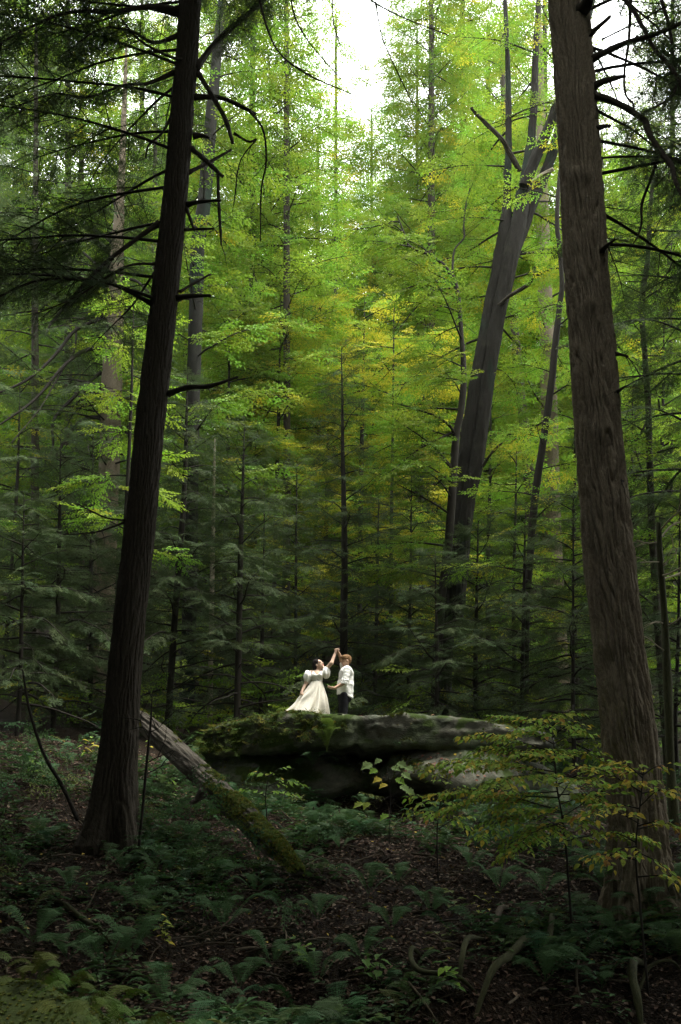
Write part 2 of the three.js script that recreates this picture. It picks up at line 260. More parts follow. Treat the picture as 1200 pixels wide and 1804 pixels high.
const radAt = (rad, t) => { const f = t * (rad.length - 1), k = Math.min(rad.length - 2, Math.floor(f)); return lerp(rad[k], rad[k + 1], f - k); };
const pxBranch = (list, D0, D1) => { const pts = [], rad = []; list.forEach(([x, y, w], i) => { const d = lerp(D0, D1, i / (list.length - 1)); pts.push(at(x, y, d)); rad.push(w / 2 / FPX * depthT(y, d)); }); return { pts, rad }; };

// ------------------------------------------------------------------ the two big trunks
// bark: long interlaced ridges with cross cracks
function bark(seed, k, depth, stretch) { return (a, s, r, c) => { const x = Math.cos(a) * r * k + seed, z = Math.sin(a) * r * k, y = s * stretch; const w = 0.45 * noise(x * 0.25, y * 0.5, z * 0.25), n = noise(x + w, y, z + w) + 0.3 * noise(x * 0.8 + 5, y * 1.9, z * 0.8), n2 = noise(x * 1.9 + 9, y * 5 + 4, z * 1.9), n3 = noise(x * 0.7, y * 3.2 + 8, z * 0.7); return depth * (0.55 - 1.35 * Math.exp(-((n / 0.22) ** 2)) + 0.35 * n2 - 0.5 * Math.exp(-((n3 / 0.1) ** 2)) * (n2 > 0 ? 1 : 0.3)); }; }
function bigTrunk(list, D, opt) {
  const { pts, rad, base } = stemFrom(list, D, { up: opt.up, D1: opt.D1 ?? D }); pts.unshift(V(pts[0].x, base.y - 0.6, pts[0].z)); rad.unshift(rad[0]);
  const b = bark(opt.seed, opt.k, opt.depth, opt.stretch), gy = base.y;
  const disp = (a, s, r, c, A, B) => { const h = c.y - gy, fl = opt.flare * Math.exp(-Math.max(0, h) / opt.flareH) * (0.55 + 0.45 * Math.cos(a * opt.lobes + opt.seed) + 0.3 * noise(Math.cos(a) * 2, h, Math.sin(a) * 2 + opt.seed)); let o = b(a, s, r, c) + fl + r * 0.05 * noise(Math.cos(a) * 1.2, s * 0.6, Math.sin(a) * 1.2 + 7); for (const [ky, ka, kr, kh] of opt.knots ?? []) { const da = Math.atan2(Math.sin(a - ka), Math.cos(a - ka)); o += kh * Math.exp(-(((c.y - ky) / kr) ** 2) - ((da * r / kr) ** 2)); } return o; };
  return { pts, rad, base, geo: tube(pts, rad, { seg: opt.seg, rings: opt.rings, disp }) };
}
const LEFT = bigTrunk([[196, 1500, 74], [200, 1440, 72], [204, 1380, 70], [211, 1300, 64], [218, 1200, 58], [233, 1050, 55], [250, 900, 53], [264, 750, 51], [281, 600, 48], [298, 450, 45], [313, 300, 42], [322, 180, 40], [330, 90, 38], [335, 0, 38]], 13, { up: 9, seed: 3, k: 21, depth: 0.013, stretch: 2.2, seg: 190, rings: 620, flare: 0.26, flareH: 0.5, lobes: 4 });
const RIGHT = bigTrunk([[1132, 1590, 98], [1128, 1520, 96], [1122, 1420, 94], [1112, 1330, 92], [1097, 1200, 89], [1080, 1050, 86], [1066, 900, 82], [1054, 750, 79], [1042, 600, 76], [1031, 450, 74], [1023, 300, 70], [1013, 150, 68], [1001, 0, 67]], 11.5, { up: 10, seed: 11, k: 20, depth: 0.032, stretch: 1.6, seg: 300, rings: 700, flare: 0.2, flareH: 0.45, lobes: 5, knots: [[10.6, 4.4, 0.16, 0.06], [8.55, 4.6, 0.14, 0.05], [6.75, 4.5, 0.15, 0.045]] });

function pxLimbs(tree, D, list, mat) { for (const [l, dd = 0] of list) { const { pts, rad } = pxBranch(l, D, D + dd); part(tree, 'branch', tube(pts, rad, { seg: 7, rings: (pts.length - 1) * 5, disp: (a, s, r) => r * (0.16 * noise(Math.cos(a) * 2, s * 9, Math.sin(a) * 2 + s) + 0.28 * Math.max(0, noise(s * 7, 3, s)) + 0.5 * Math.exp(-s / (2.5 * r))) }), mat); const R = rng(Math.round(l[0][0] * 7 + l[0][1])), tw = []; for (let k = 0; k < l.length; k++) { const t = R.r(0.35, 1), p = along(pts, t), d = dirAt(pts, t), q = limbPts(R, p, d.clone().add(V(R.n(), R.n() - 0.15, R.n()).multiplyScalar(1.3)), R.r(0.15, 0.5), 0.3, 4, 0.35); tw.push(tube(q, [0.007, 0.006, 0.004, 0.003, 0.002], { seg: 4, rings: 6, cap: false })); } part(tree, 'twig', tw, mat, 'stuff'); } }
function limbSprays(R, list, D, o, out, woods) { for (const [l, dd = 0] of list) foliate(R, pxBranch(l, D, D + dd).pts, { ...o, woods }, out); }
// generated limbs round a stem between two heights
function limbsOn(R, stem, y0, y1, n, f, out, woods) {                    // f(h 0..1, i) -> {az, el, L, droop, r, foliage options} or null
  for (let i = 0; i < n; i++) {
    const h = (i + 0.5) / n, y = lerp(y0, y1, h), o = f(h, i); if (!o) continue;
    let k = 0; while (k < stem.pts.length - 2 && stem.pts[k + 1].y < y) k++;
    const a = stem.pts[k], b = stem.pts[k + 1], p = a.clone().lerp(b, clamp((y - a.y) / Math.max(0.01, b.y - a.y), 0, 1));
    const pts = limbPts(R, p, V(Math.cos(o.az) * Math.cos(o.el), Math.sin(o.el), Math.sin(o.az) * Math.cos(o.el)), o.L, o.droop ?? 0.4, o.n ?? 6, o.wob);
    const r = o.r ?? 0.01 + o.L * 0.009; woods.push(tube(pts, pts.map((_, j) => lerp(r, 0.005, j / (pts.length - 1))), { seg: 5, rings: pts.length * 2, cap: false }));
    if (!o.bare) foliate(R, pts, { woods: o.twigs ? woods : null, ...o }, out);
  }
}
const lb = (...a) => a;
{
  const t = thing('hemlock_tree', LEFT.base, 'tall dark trunk left of the rock, flared foot, broken dead branches', 'tree');
  part(t, 'trunk', LEFT.geo, M.darkBark);
  const R = rng(5), out = [], woods = [];
  const live = [
    [lb([267, 535, 8], [230, 515, 7], [190, 498, 7], [150, 493, 6], [70, 494, 5], [0, 522, 4], [-90, 570, 3]), -1.6],
    [lb([280, 393, 9], [235, 425, 8], [190, 460, 7], [150, 498, 6], [110, 545, 4]), -0.6],
    [lb([306, 128, 8], [260, 147, 6], [220, 150, 5], [150, 172, 4], [100, 165, 3], [20, 190, 2]), -2],
    [lb([345, 122, 12], [380, 75, 10], [440, 22, 8], [520, -50, 6]), 0.8],
    [lb([318, 20, 14], [270, 12, 10], [200, 20, 8], [120, 22, 6], [40, 55, 4], [-40, 100, 3]), -1.8],
    [lb([276, 465, 5], [235, 466, 4], [200, 480, 3], [140, 520, 3], [60, 555, 2]), -1.2],
    [lb([320, 60, 9], [270, 75, 6], [232, 55, 5], [180, 50, 3], [120, 90, 2]), -1.4],
    [lb([336, 105, 7], [300, 100, 5], [245, 70, 4], [215, 35, 3]), -1],
  ];
  const dead = [
    [lb([302, 205, 5], [285, 235, 4], [262, 256, 4], [257, 277, 3]), -0.3],
    [lb([343, 171, 9], [390, 173, 8], [430, 190, 7], [451, 201, 5]), 0.4],
    [lb([440, 196, 4], [462, 225, 4], [469, 285, 3], [461, 330, 3], [459, 425, 2]), 0.5],
    [lb([350, 130, 8], [378, 175, 8], [398, 212, 8], [410, 252, 6]), -0.5],
    [lb([338, 262, 8], [365, 285, 9], [392, 311, 6]), -0.4],
    [lb([384, 305, 5], [385, 350, 6], [388, 400, 5], [390, 432, 3]), 0],
    [lb([332, 304, 7], [370, 285, 6], [407, 264, 4]), 0.5],
    [lb([328, 361, 8], [350, 356, 7], [388, 353, 5]), -0.3], [lb([322, 405, 5], [345, 404, 5], [377, 403, 4]), 0.1],
    [lb([310, 526, 10], [330, 522, 9], [371, 521, 5]), -0.3], [lb([317, 514, 5], [345, 497, 5], [371, 483, 3]), 0.3],
    [lb([297, 694, 9], [330, 683, 9], [370, 680, 8], [419, 664, 4]), -0.4],
    [lb([224, 917, 4], [190, 913, 3], [160, 900, 3], [137, 888, 2]), -0.4], [lb([222, 919, 4], [170, 937, 3], [112, 942, 2]), -0.5],
    [lb([340, 240, 9], [352, 239, 8], [368, 242, 5]), 0], [lb([412, 235, 4], [440, 250, 4], [452, 245, 3], [425, 280, 2], [412, 360, 2]), 0.2], [lb([328, 365, 6], [335, 385, 6], [341, 402, 4]), -0.2],
    [lb([452, -40, 4], [462, 20, 4], [490, 90, 3], [540, 130, 3], [620, 166, 2]), -2], [lb([508, -30, 3], [520, 30, 3], [545, 75, 2], [600, 138, 2]), -1.5], [lb([620, -25, 3], [665, 8, 3], [720, 35, 2], [790, 62, 2]), -1], [lb([662, 5, 3], [672, 60, 2], [690, 105, 2], [727, 182, 2]), -0.6], [lb([585, -20, 2], [588, 40, 2], [600, 82, 2]), 0],
  ];
  pxLimbs(t, 13, [...live, ...dead], M.darkBark);
  limbSprays(R, live, 13, { from: 0.3, step: 0.2, twig: 0.75, size: 0.75, space: 0.4, sag: 0.2, skip: 0.12 }, out, woods);
  limbsOn(R, LEFT, 9.5, 24, 110, (h, i) => (h < 0.55 && (Math.cos(i * 2.4) > -0.35 || Math.sin(i * 2.4) > 0.75)) ? null : ({ r: 0.028, az: i * 2.4 + R.n() * 0.4, el: R.r(-0.1, 0.25), L: lerp(5.6, 1.5, h * h) * R.r(0.7, 1.1) * (Math.sin(i * 2.4) < -0.2 ? 0.75 : 1), droop: 0.5, from: 0.25, step: 0.32, twig: 1.1, size: 1, space: 0.4, twigs: true }), out, woods);
  limbsOn(R, LEFT, 19.5, 27, 130, (h, i) => ({ az: i * 2.4 + 1, el: R.r(-0.05, 0.3), L: lerp(6.8, 2.5, h) * (Math.sin(i * 2.4 + 1) < 0.1 ? 0.6 : 1), droop: 0.4, from: 0.12, step: 0.5, twig: 1.8, size: 2, space: 0.36 }), out, woods);
  part(t, 'limb', woods, M.twig, 'stuff');
  instanced(t, 'crown', G.hem[0], M.hemlock, out, tones.hem(R));
}
{
  const t = thing('ridged_tree', RIGHT.base, 'massive trunk with deeply ridged brown bark at the right', 'tree');
  part(t, 'trunk', RIGHT.geo, M.brownBark);
  const R = rng(6), out = [], woods = [];
  const list = [
    [lb([1037, 63, 9], [1055, 47, 8], [1075, 29, 6]), -0.2], [lb([1038, 107, 12], [1069, 91, 11], [1102, 76, 10], [1137, 66, 9], [1172, 54, 8], [1225, 28, 6]), -0.6],
    [lb([1040, 160, 12], [1055, 147, 11], [1083, 138, 9], [1102, 134, 6]), -0.3], [lb([1111, 0, 5], [1108, 70, 5], [1100, 131, 4], [1103, 168, 4], [1116, 184, 4], [1116, 195, 3]), -0.2],
    [lb([1041, 168, 14], [1060, 171, 12], [1093, 184, 11], [1123, 203, 11], [1137, 215, 11], [1144, 236, 10], [1167, 271, 10], [1184, 294, 9], [1191, 322, 8], [1206, 352, 7]), -1.2],
    [lb([1050, 227, 9], [1062, 223, 8], [1074, 222, 6]), -0.3], [lb([1053, 279, 4], [1097, 276, 4], [1172, 278, 3], [1210, 285, 2]), -0.7],
    [lb([1158, 282, 6], [1144, 322, 5], [1131, 359, 5], [1130, 394, 4], [1123, 420, 3]), 0],
    [lb([1055, 450, 13], [1066, 436, 8], [1082, 423, 4]), -0.5], [lb([1080, 624, 7], [1092, 624, 6], [1106, 628, 4]), -0.2], [lb([1084, 692, 8], [1092, 687, 6], [1101, 681, 3]), -0.3],
    [lb([1013, 24, 26], [1029, 14, 20], [1041, -10, 16], [1060, -60, 10]), -0.6], [lb([1086, 840, 5], [1093, 845, 4], [1099, 848, 3]), -0.2],
  ];
  const hang = [[lb([1085, -20, 7], [1116, 19, 8], [1137, 56, 7], [1153, 86, 7], [1184, 121, 7], [1199, 150, 6], [1216, 200, 4]), -0.8], [lb([1158, -25, 6], [1179, 47, 6], [1186, 100, 6], [1191, 145, 5], [1186, 168, 4], [1163, 184, 4], [1135, 198, 3], [1110, 215, 2]), -0.4], [lb([1060, 70, 3], [1120, 40, 3], [1175, 10, 3]), -0.6], [lb([1186, 105, 4], [1215, 140, 3], [1260, 170, 2]), -0.5]];
  pxLimbs(t, 11.4, [...list, ...hang], M.darkBark);
  limbSprays(R, [...hang, list[1], list[4], list[6]], 11.4, { from: 0.35, step: 0.2, twig: 0.8, size: 0.7, space: 0.4, sag: 0.2, skip: 0.35 }, out, woods);
  limbsOn(R, RIGHT, 9.6, 22, 90, (h, i) => (h < 0.65 && (Math.cos(i * 2.4) < 0.4 || Math.sin(i * 2.4) > 0.6)) ? null : ({ r: 0.028, az: i * 2.4, el: R.r(-0.1, 0.3), L: lerp(4.9, 1.6, h * h) * R.r(0.7, 1.1) * (Math.cos(i * 2.4) < -0.1 ? 0.6 : 1), droop: 0.5, from: 0.3, step: 0.32, twig: 1.1, size: 1, space: 0.4, twigs: true }), out, woods);
  limbsOn(R, RIGHT, 19, 27, 140, (h, i) => ({ az: i * 2.4 + 1, el: R.r(-0.05, 0.3), L: lerp(6.8, 2.5, h) * (Math.sin(i * 2.4 + 1) < 0.1 ? 0.6 : 1), droop: 0.4, from: 0.12, step: 0.5, twig: 1.8, size: 2, space: 0.36 }), out, woods);
  part(t, 'limb', woods, M.twig, 'stuff');
  instanced(t, 'crown', G.hem[1], M.hemlock, out, tones.hem(R));
}

// ------------------------------------------------------------------ trees beyond the rock
const stemGeo = (s, o = {}) => tube(s.pts, s.rad, { seg: o.seg ?? 14, rings: o.rings ?? (s.pts.length - 1) * 10, disp: (a, l, r) => (o.ridge ? 0.018 * (0.4 - Math.exp(-((noise(Math.cos(a) * r * 14, l * 1.3, Math.sin(a) * r * 14) / 0.22) ** 2)) + 0.5 * noise(Math.cos(a) * r * 25, l * 6, Math.sin(a) * r * 25)) : 0) + r * (o.rough ?? 0.1) * (noise(Math.cos(a) * 2 + (o.seed ?? 0), l * 1.2, Math.sin(a) * 2) + 0.6 * noise(Math.cos(a) * 6, l * 3, Math.sin(a) * 6 + 3)) });
function lichen(g) { return paint(g, (x, y, z, a, b, c, o) => { const m = sstep(fbm(x * 1.2, y * 0.35, z * 1.2, 3), 0.12, 0.26), k = sstep(fbm(x * 3 + 9, y * 1.5, z * 3, 2), 0.3, 0.4); o[0] = lerp(1, 0.75, m) * lerp(1, 1.5, k); o[1] = lerp(1, 1.25, m) * lerp(1, 1.6, k); o[2] = lerp(1, 1.1, m) * lerp(1, 1.5, k); }); }
// young hemlock: thin stem, flat drooping tiers, bare lower limbs
function youngHemlock(list, D, seed, label, o = {}) {
  const R = rng(seed), s = stemFrom(list, D, { up: 0.5 }), t = thing('young_hemlock', s.base, label, 'tree', o.group), out = [], woods = [];
  part(t, 'trunk', stemGeo(s, { seg: 8, seed }), o.mat ?? M.twig);
  const y0 = s.base.y + (o.from ?? 0.6), y1 = s.pts[s.pts.length - 1].y, H = y1 - y0;
  limbsOn(R, s, y0, y1, Math.round(H * (o.per ?? 9)), (h, i) => ({ az: i * 2.4 + R.n() * 0.5, el: lerp(0.05, 0.5, h) + R.n() * 0.4, L: lerp(o.L ?? 2.0, 0.35, Math.pow(h, 1.3)) * R.r(0.45, 1.2), droop: 0.3 + R() * 0.5, wob: 0.3, from: 0.15, step: 0.2, twig: 0.7, size: 0.62, space: 0.42, tilt: 0.9, sag: 0.15, skip: h < 0.12 ? 0.6 : 0.08, twigs: h < 0.5, bare: h < (o.bare ?? 0.05) }), out, woods);
  part(t, 'limb', woods, M.twig, 'stuff'); instanced(t, 'crown', G.hem[seed % 3], M.hemlock, out, tones.hem(R, o.k ?? 1)); return t;
}
// tree of flat leafy tiers
function leafy(name, list, D, seed, label, o = {}) {
  const R = rng(seed), s = stemFrom(list, D, { up: o.up ?? 0, D1: o.D1 }), t = thing(name, s.base, label, 'tree', o.group), out = [], woods = [];
  part(t, 'trunk', o.mat?.vertexColors ? lichen(stemGeo(s, { seg: o.seg ?? 14, seed })) : stemGeo(s, { seg: o.seg ?? 12, seed }), o.mat ?? M.midBark);
  const y1 = s.pts[s.pts.length - 1].y, y0 = o.y0 ?? lerp(s.base.y, y1, 0.25);
  if (o.px) pxLimbs(t, D, o.px, o.mat === M.greyBark ? M.midBark : (o.mat ?? M.twig));
  if (o.px) limbSprays(R, o.px, D, { from: 0.3, step: 0.34, twig: 1.1, size: o.size ?? 1, space: 0.42 }, out, woods);
  limbsOn(R, s, y0, o.y1 ?? y1, o.n ?? 26, (h, i) => ({ az: o.az ? o.az[0] + o.az[1] * R() : i * 2.4 + R.n() * 0.5, el: R.r(o.el0 ?? 0, o.el1 ?? 0.5), L: (o.L ?? 2.6) * lerp(1, o.tip ?? 0.55, h) * R.r(0.6, 1.2), droop: o.droop ?? 0.35, from: 0.2, step: o.step ?? 0.33, twig: o.twig ?? 1.1, size: o.size ?? 1, space: o.space ?? 0.4, twigs: D < 34, tilt: 0.3 }), out, woods);
  if (woods.length) part(t, 'limb', woods, M.twig, 'stuff');
  const gs = o.geo ?? G.broad; instanced(t, 'crown', gs[seed % gs.length], o.leaf ?? M.leaf, out, tones.green(R, (o.yellow ?? 0.03) * 0.8, (o.k ?? 1) * (0.62 + 0.5 * ((seed * 0.618) % 1)))); return t;
}

// leaning pair of trunks
{
  const R = rng(31), D = 25, out = [], woods = [];
  const A = stemFrom([[786, 1060, 32], [793, 1000, 32], [804, 920, 32], [815, 880, 33.6], [826, 800, 36.8], [834, 750, 38.4], [845, 675, 33.6], [857, 600, 31.2], [870, 525, 28.8], [882, 470, 30.4], [890, 420, 28.8], [893, 350, 12.8], [896, 250, 11.2], [895, 130, 8.8], [890, 0, 7.2]], D, { up: 3 });
  const t = thing('leaning_tree', A.base, 'grey leaning forked twin trunk rising behind the rock toward the right', 'tree');
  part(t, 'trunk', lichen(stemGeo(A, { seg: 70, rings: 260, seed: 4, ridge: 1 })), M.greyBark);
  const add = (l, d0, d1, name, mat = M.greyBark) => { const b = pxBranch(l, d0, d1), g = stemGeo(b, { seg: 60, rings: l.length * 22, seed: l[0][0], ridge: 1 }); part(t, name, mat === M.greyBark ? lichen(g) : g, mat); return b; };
  const B = add([[804, 1120, 24], [808, 1060, 24], [816, 960, 24], [826, 880, 24], [842, 800, 24], [853, 720, 24], [864, 640, 24], [877, 560, 25.6], [890, 500, 27.2], [900, 450, 28.8], [914, 390, 25.6], [922, 340, 24], [932, 290, 22.4], [937, 240, 14.4], [941, 170, 12.8], [944, 90, 10.4], [950, -20, 8], [955, -120, 6.4]], 24.7, 24.9, 'second_trunk');
  const C = add([[905, 450, 19.2], [920, 405, 21.6], [940, 350, 20.8], [955, 318, 20], [968, 285, 17.6], [982, 240, 16], [1000, 170, 14.4], [1030, 60, 12], [1060, -80, 9.6]], 25.05, 25.6, 'limb_stem');
  add([[922, 330, 19.2], [945, 275, 19.2], [965, 230, 17.6], [985, 175, 16], [1010, 100, 12.8]], 24.6, 24.2, 'limb_stem');
  const E = add([[916, 302, 9], [905, 282, 9], [895, 264, 9], [887, 248, 8], [850, 212, 7], [830, 190, 6]], 24.6, 23.8, 'branch', M.midBark);
  add([[938, 320, 7], [955, 308, 7], [975, 298, 6]], 24.5, 24, 'branch', M.paleWood);
  const F = add([[878, 538, 7], [900, 520, 7], [930, 502, 6], [943, 487, 6], [960, 478, 5], [990, 470, 4]], 24.6, 24, 'branch', M.midBark);
  add([[940, 490, 4], [946, 460, 3], [958, 438, 2]], 24.3, 24, 'branch', M.midBark);
  const H = add([[850, 822, 5], [865, 800, 5], [885, 782, 4], [918, 772, 3]], 24.6, 24, 'branch', M.midBark);
  foliate(R, E.pts, { from: 0.75, step: 0.3, twig: 1.2 }, out); foliate(R, F.pts, { from: 0.3, step: 0.3, twig: 1 }, out); foliate(R, H.pts, { from: 0.3, step: 0.35, twig: 0.8, skip: 0.4 }, out);
  const f = (L, el) => (h, i) => h < 0.92 && Math.sin(i * 2.4 + 0.5) > 0.05 ? null : ({ az: i * 2.4 + 0.5, el: R.r(el, el + 0.5), L: L * R.r(0.6, 1.15), droop: 0.5, from: 0.2, step: 0.34, twig: 1.3, size: 1, space: 0.42, twigs: true, tilt: 0.3 });
  limbsOn(R, A, 14, 24, 22, f(3.4, 0), out, woods); limbsOn(R, B, 15, 27, 24, f(3.4, 0), out, woods); limbsOn(R, C, 15, 26, 20, f(3.2, 0), out, woods);
  part(t, 'limb', woods, M.twig, 'stuff');
  instanced(t, 'crown', G.broad[0], M.leaf, out, tones.green(R, 0.1));
}
leafy('crooked_maple', [[778, 1060, 14], [790, 960, 15], [797, 860, 15], [801, 800, 14], [804, 762, 13], [812, 725, 12], [817, 660, 11], [813, 590, 8], [807, 520, 8], [799, 490, 8], [792, 480, 7], [780, 465, 6], [757, 450, 5], [720, 432, 4], [710, 405, 3], [700, 380, 2]], 23.5, 41, 'thin crooked dark maple climbing close beside the leaning twin trunk', { mat: M.twig, seg: 9, y0: 8.2, n: 26, L: 2.8, az: [2.0, 2.4], k: 0.9, yellow: 0.03,
  px: [[lb([797, 482, 4], [801, 440, 3], [818, 418, 3], [817, 400, 3], [822, 355, 2], [830, 328, 2], [842, 305, 2]), 0.2], [lb([802, 768, 5], [792, 750, 5], [765, 732, 4], [730, 720, 3], [700, 711, 2]), -0.8], [lb([800, 832, 5], [786, 815, 4], [762, 800, 3], [735, 802, 2]), -0.7], [lb([790, 497, 3], [750, 498, 3], [705, 512, 2]), -0.8], [lb([792, 508, 3], [765, 512, 2], [735, 540, 2], [702, 580, 2]), -1], [lb([800, 760, 4], [740, 790, 3], [690, 830, 2]), -1.4], [lb([712, 410, 3], [690, 395, 2], [655, 400, 2], [620, 405, 1]), -0.5]] });
leafy('slender_tree', [[928, 1060, 13], [934, 980, 13], [940, 900, 14], [949, 830, 13], [956, 785, 13], [964, 730, 13], [972, 670, 13], [979, 600, 12], [986, 540, 10], [990, 505, 9], [989, 475, 8], [987, 440, 9], [982, 405, 8], [982, 370, 8], [985, 320, 7], [992, 260, 6]], 22.5, 42, 'slender dark wavy trunk just left of the massive ridged trunk', { mat: M.twig, seg: 9, y0: 7.2, n: 20, L: 1.9, k: 0.95, yellow: 0.14, geo: G.fine });
leafy('background_tree', [[936, 930, 20], [931, 830, 20], [921, 725, 17], [908, 590, 15], [900, 450, 13], [892, 300, 11], [885, 130, 9]], 36, 43, 'pale straight trunk seen between the leaning twin trunk and the slender one', { up: 3, y0: 14, n: 34, L: 3.4, yellow: 0.08 });
leafy('background_tree', [[972, 930, 34], [970, 820, 31], [967, 700, 29], [962, 560, 26], [958, 450, 24], [955, 300, 20]], 30, 44, 'thick dark brown trunk standing behind the slender wavy one', { up: 8, y0: 15, n: 30, L: 3.4, mat: M.brownBark });
leafy('slim_tree', [[1150, 960, 13], [1146, 860, 12], [1142, 720, 11], [1136, 620, 10], [1131, 560, 10], [1133, 510, 10], [1140, 470, 9], [1145, 380, 8], [1152, 300, 6]], 22, 45, 'slim smooth grey trunk right of the massive ridged trunk', { mat: M.midBark, seg: 10, y0: 6.5, n: 24, L: 2.4, k: 0.95, px: [[lb([1141, 740, 4], [1120, 775, 4], [1100, 776, 3]), -0.3], [lb([1142, 690, 4], [1115, 640, 2], [1085, 605, 2]), 0.3]] });
// dark trunk behind the big left one
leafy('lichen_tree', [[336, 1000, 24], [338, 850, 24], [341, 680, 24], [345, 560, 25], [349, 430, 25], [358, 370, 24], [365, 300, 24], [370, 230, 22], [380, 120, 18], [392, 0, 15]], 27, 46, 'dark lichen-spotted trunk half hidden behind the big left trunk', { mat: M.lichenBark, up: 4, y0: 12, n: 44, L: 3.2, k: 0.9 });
// old hemlock at the left with arching dead limbs
{
  const R = rng(51), D = 27, s = stemFrom([[190, 900, 36], [192, 850, 36], [194, 760, 36], [197, 675, 36], [201, 600, 33], [203, 550, 30], [206, 450, 24], [212, 350, 15], [216, 270, 11], [220, 160, 8]], D, { up: 2 }), out = [], woods = [];
  const t = thing('old_hemlock', s.base, 'grey misty trunk left of the big left trunk with arching dead limbs', 'tree');
  part(t, 'trunk', stemGeo(s, { seg: 18, seed: 9 }), M.brownBark);
  pxLimbs(t, D, [[lb([195, 443, 8], [165, 425, 8], [140, 423, 7], [100, 431, 6], [58, 446, 4]), -1.5], [lb([198, 452, 10], [180, 480, 10], [155, 495, 8], [120, 535, 6], [90, 570, 4], [80, 592, 3]), -1.2], [lb([196, 606, 9], [187, 570, 9], [172, 545, 8], [150, 527, 7], [142, 515, 6]), -1.2], [lb([186, 612, 7], [150, 618, 7], [115, 642, 6], [60, 705, 5], [0, 748, 3]), -2.5], [lb([182, 685, 6], [160, 675, 5], [138, 671, 4]), -0.8], [lb([180, 697, 6], [155, 690, 5], [130, 692, 3]), -1], [lb([182, 735, 7], [150, 738, 7], [118, 770, 6], [100, 805, 5]), -0.8], [lb([178, 655, 5], [130, 700, 6], [95, 740, 6], [93, 790, 4], [80, 812, 4]), -1], [lb([200, 430, 6], [175, 410, 5], [152, 400, 4]), 0.8], [lb([205, 368, 5], [200, 355, 4], [197, 340, 4]), 0], [lb([215, 350, 4], [230, 335, 4], [240, 322, 3]), 0], [lb([192, 482, 6], [170, 465, 5], [147, 445, 4]), 0.4], [lb([185, 560, 5], [135, 580, 6], [100, 622, 6], [50, 668, 5], [-20, 700, 4]), -2.4], [lb([212, 490, 6], [240, 495, 5], [262, 515, 4]), -0.8], [lb([182, 806, 5], [155, 800, 4], [132, 788, 3]), -0.6], [lb([135, 575, 4], [130, 620, 4], [105, 660, 3], [70, 720, 2], [20, 780, 2]), -2.6]], M.twig);
  limbsOn(R, s, 9, 23, 60, (h, i) => ({ az: i * 2.4, el: R.r(-0.25, 0.2), L: lerp(4, 1.2, h) * R.r(0.7, 1.1), droop: 0.6, from: 0.3, step: 0.34, twig: 1.0, size: 1, space: 0.42, twigs: true, skip: 0.15 }), out, woods);
  limbsOn(R, s, 8, 20, 34, (h, i) => ({ az: 1.2 + R() * 2.6, el: R.r(-0.2, 0.5), L: R.r(1.6, 4), droop: R.r(0.4, 1.3), wob: 0.3, bare: true, r: 0.03 }), out, woods);
  part(t, 'limb', woods, M.twig, 'stuff'); instanced(t, 'crown', G.hem[2], M.hemlock, out, tones.hem(R, 1.3));
}
// understory hemlocks behind the rock
const YH = 'young hemlocks in the dark understory behind the rock';
youngHemlock([[603, 1250, 15], [606, 1100, 14], [607, 960, 11], [604, 800, 7], [603, 700, 4], [602, 640, 2]], 24, 61, 'young hemlock with its straight stem directly behind the dancing couple', { L: 2.0, bare: 0.2, per: 6.5 });
youngHemlock([[300, 1215, 12], [308, 1090, 12], [318, 960, 11], [325, 860, 9], [328, 760, 6], [330, 690, 3]], 22.5, 62, 'young hemlock with slightly bent stem right of the big left trunk', { L: 2.2, bare: 0.18 });
youngHemlock([[418, 1246, 12], [421, 1120, 11], [424, 980, 10], [427, 880, 6], [430, 780, 3]], 22, 63, 'young hemlock with straight dark stem above the mossy left end of the rock', { L: 2.0, bare: 0.22 });
youngHemlock([[100, 1170, 9], [103, 1050, 9], [105, 930, 7], [106, 850, 4], [107, 790, 2]], 21.5, 64, 'young hemlock left of the big left trunk, stem dark and thin', { L: 2.1, bare: 0.1 });
youngHemlock([[460, 1235, 8], [462, 1120, 7], [464, 1010, 4], [466, 900, 2]], 25, 65, 'thin hemlock stem left of the woman in white', { L: 1.8, bare: 0.2 });
youngHemlock([[838, 1255, 10], [838, 1150, 8], [840, 1060, 6], [842, 950, 3]], 23.5, 66, 'short young hemlock behind the right half of the rock', { L: 2.3, bare: 0.1 });
youngHemlock([[720, 1240, 8], [722, 1100, 6], [724, 960, 4], [725, 860, 2]], 26, 67, 'small hemlock between the couple and the leaning twin trunk', { L: 2.4 });
youngHemlock([[520, 1240, 7], [521, 1100, 6], [522, 950, 4], [523, 840, 2]], 27, 68, 'small dense hemlock behind and left of the woman', { L: 2.4 });
youngHemlock([[920, 1250, 8], [922, 1120, 7], [924, 1000, 5], [925, 930, 2]], 21.5, 69, 'low dark hemlock behind the right end of the rock', { L: 2.4 });
youngHemlock([[1010, 1270, 8], [1010, 1130, 6], [1010, 1000, 4], [1010, 900, 2]], 20, 70, 'dark hemlock just left of the massive ridged trunk', { L: 2.2 });
youngHemlock([[1190, 1280, 8], [1195, 1120, 6], [1197, 980, 4], [1198, 900, 2]], 18.5, 71, 'dark hemlock at the right edge behind the mossy snag', { L: 1.9 });
youngHemlock([[36, 1200, 8], [38, 1100, 7], [40, 1000, 5], [42, 900, 2]], 20, 72, 'small hemlock at the far left edge of the slope', { L: 2.0 });
youngHemlock([[215, 1240, 9], [225, 1100, 8], [240, 960, 5], [250, 840, 2]], 24, 73, 'hemlock hidden behind the foot of the big left trunk', { L: 2.4 });
youngHemlock([[370, 1240, 10], [372, 1130, 9], [375, 960, 8], [378, 800, 4]], 27, 74, 'pale-stemmed hemlock between the two stems left of the rock', { L: 2.4, mat: M.paleWood });
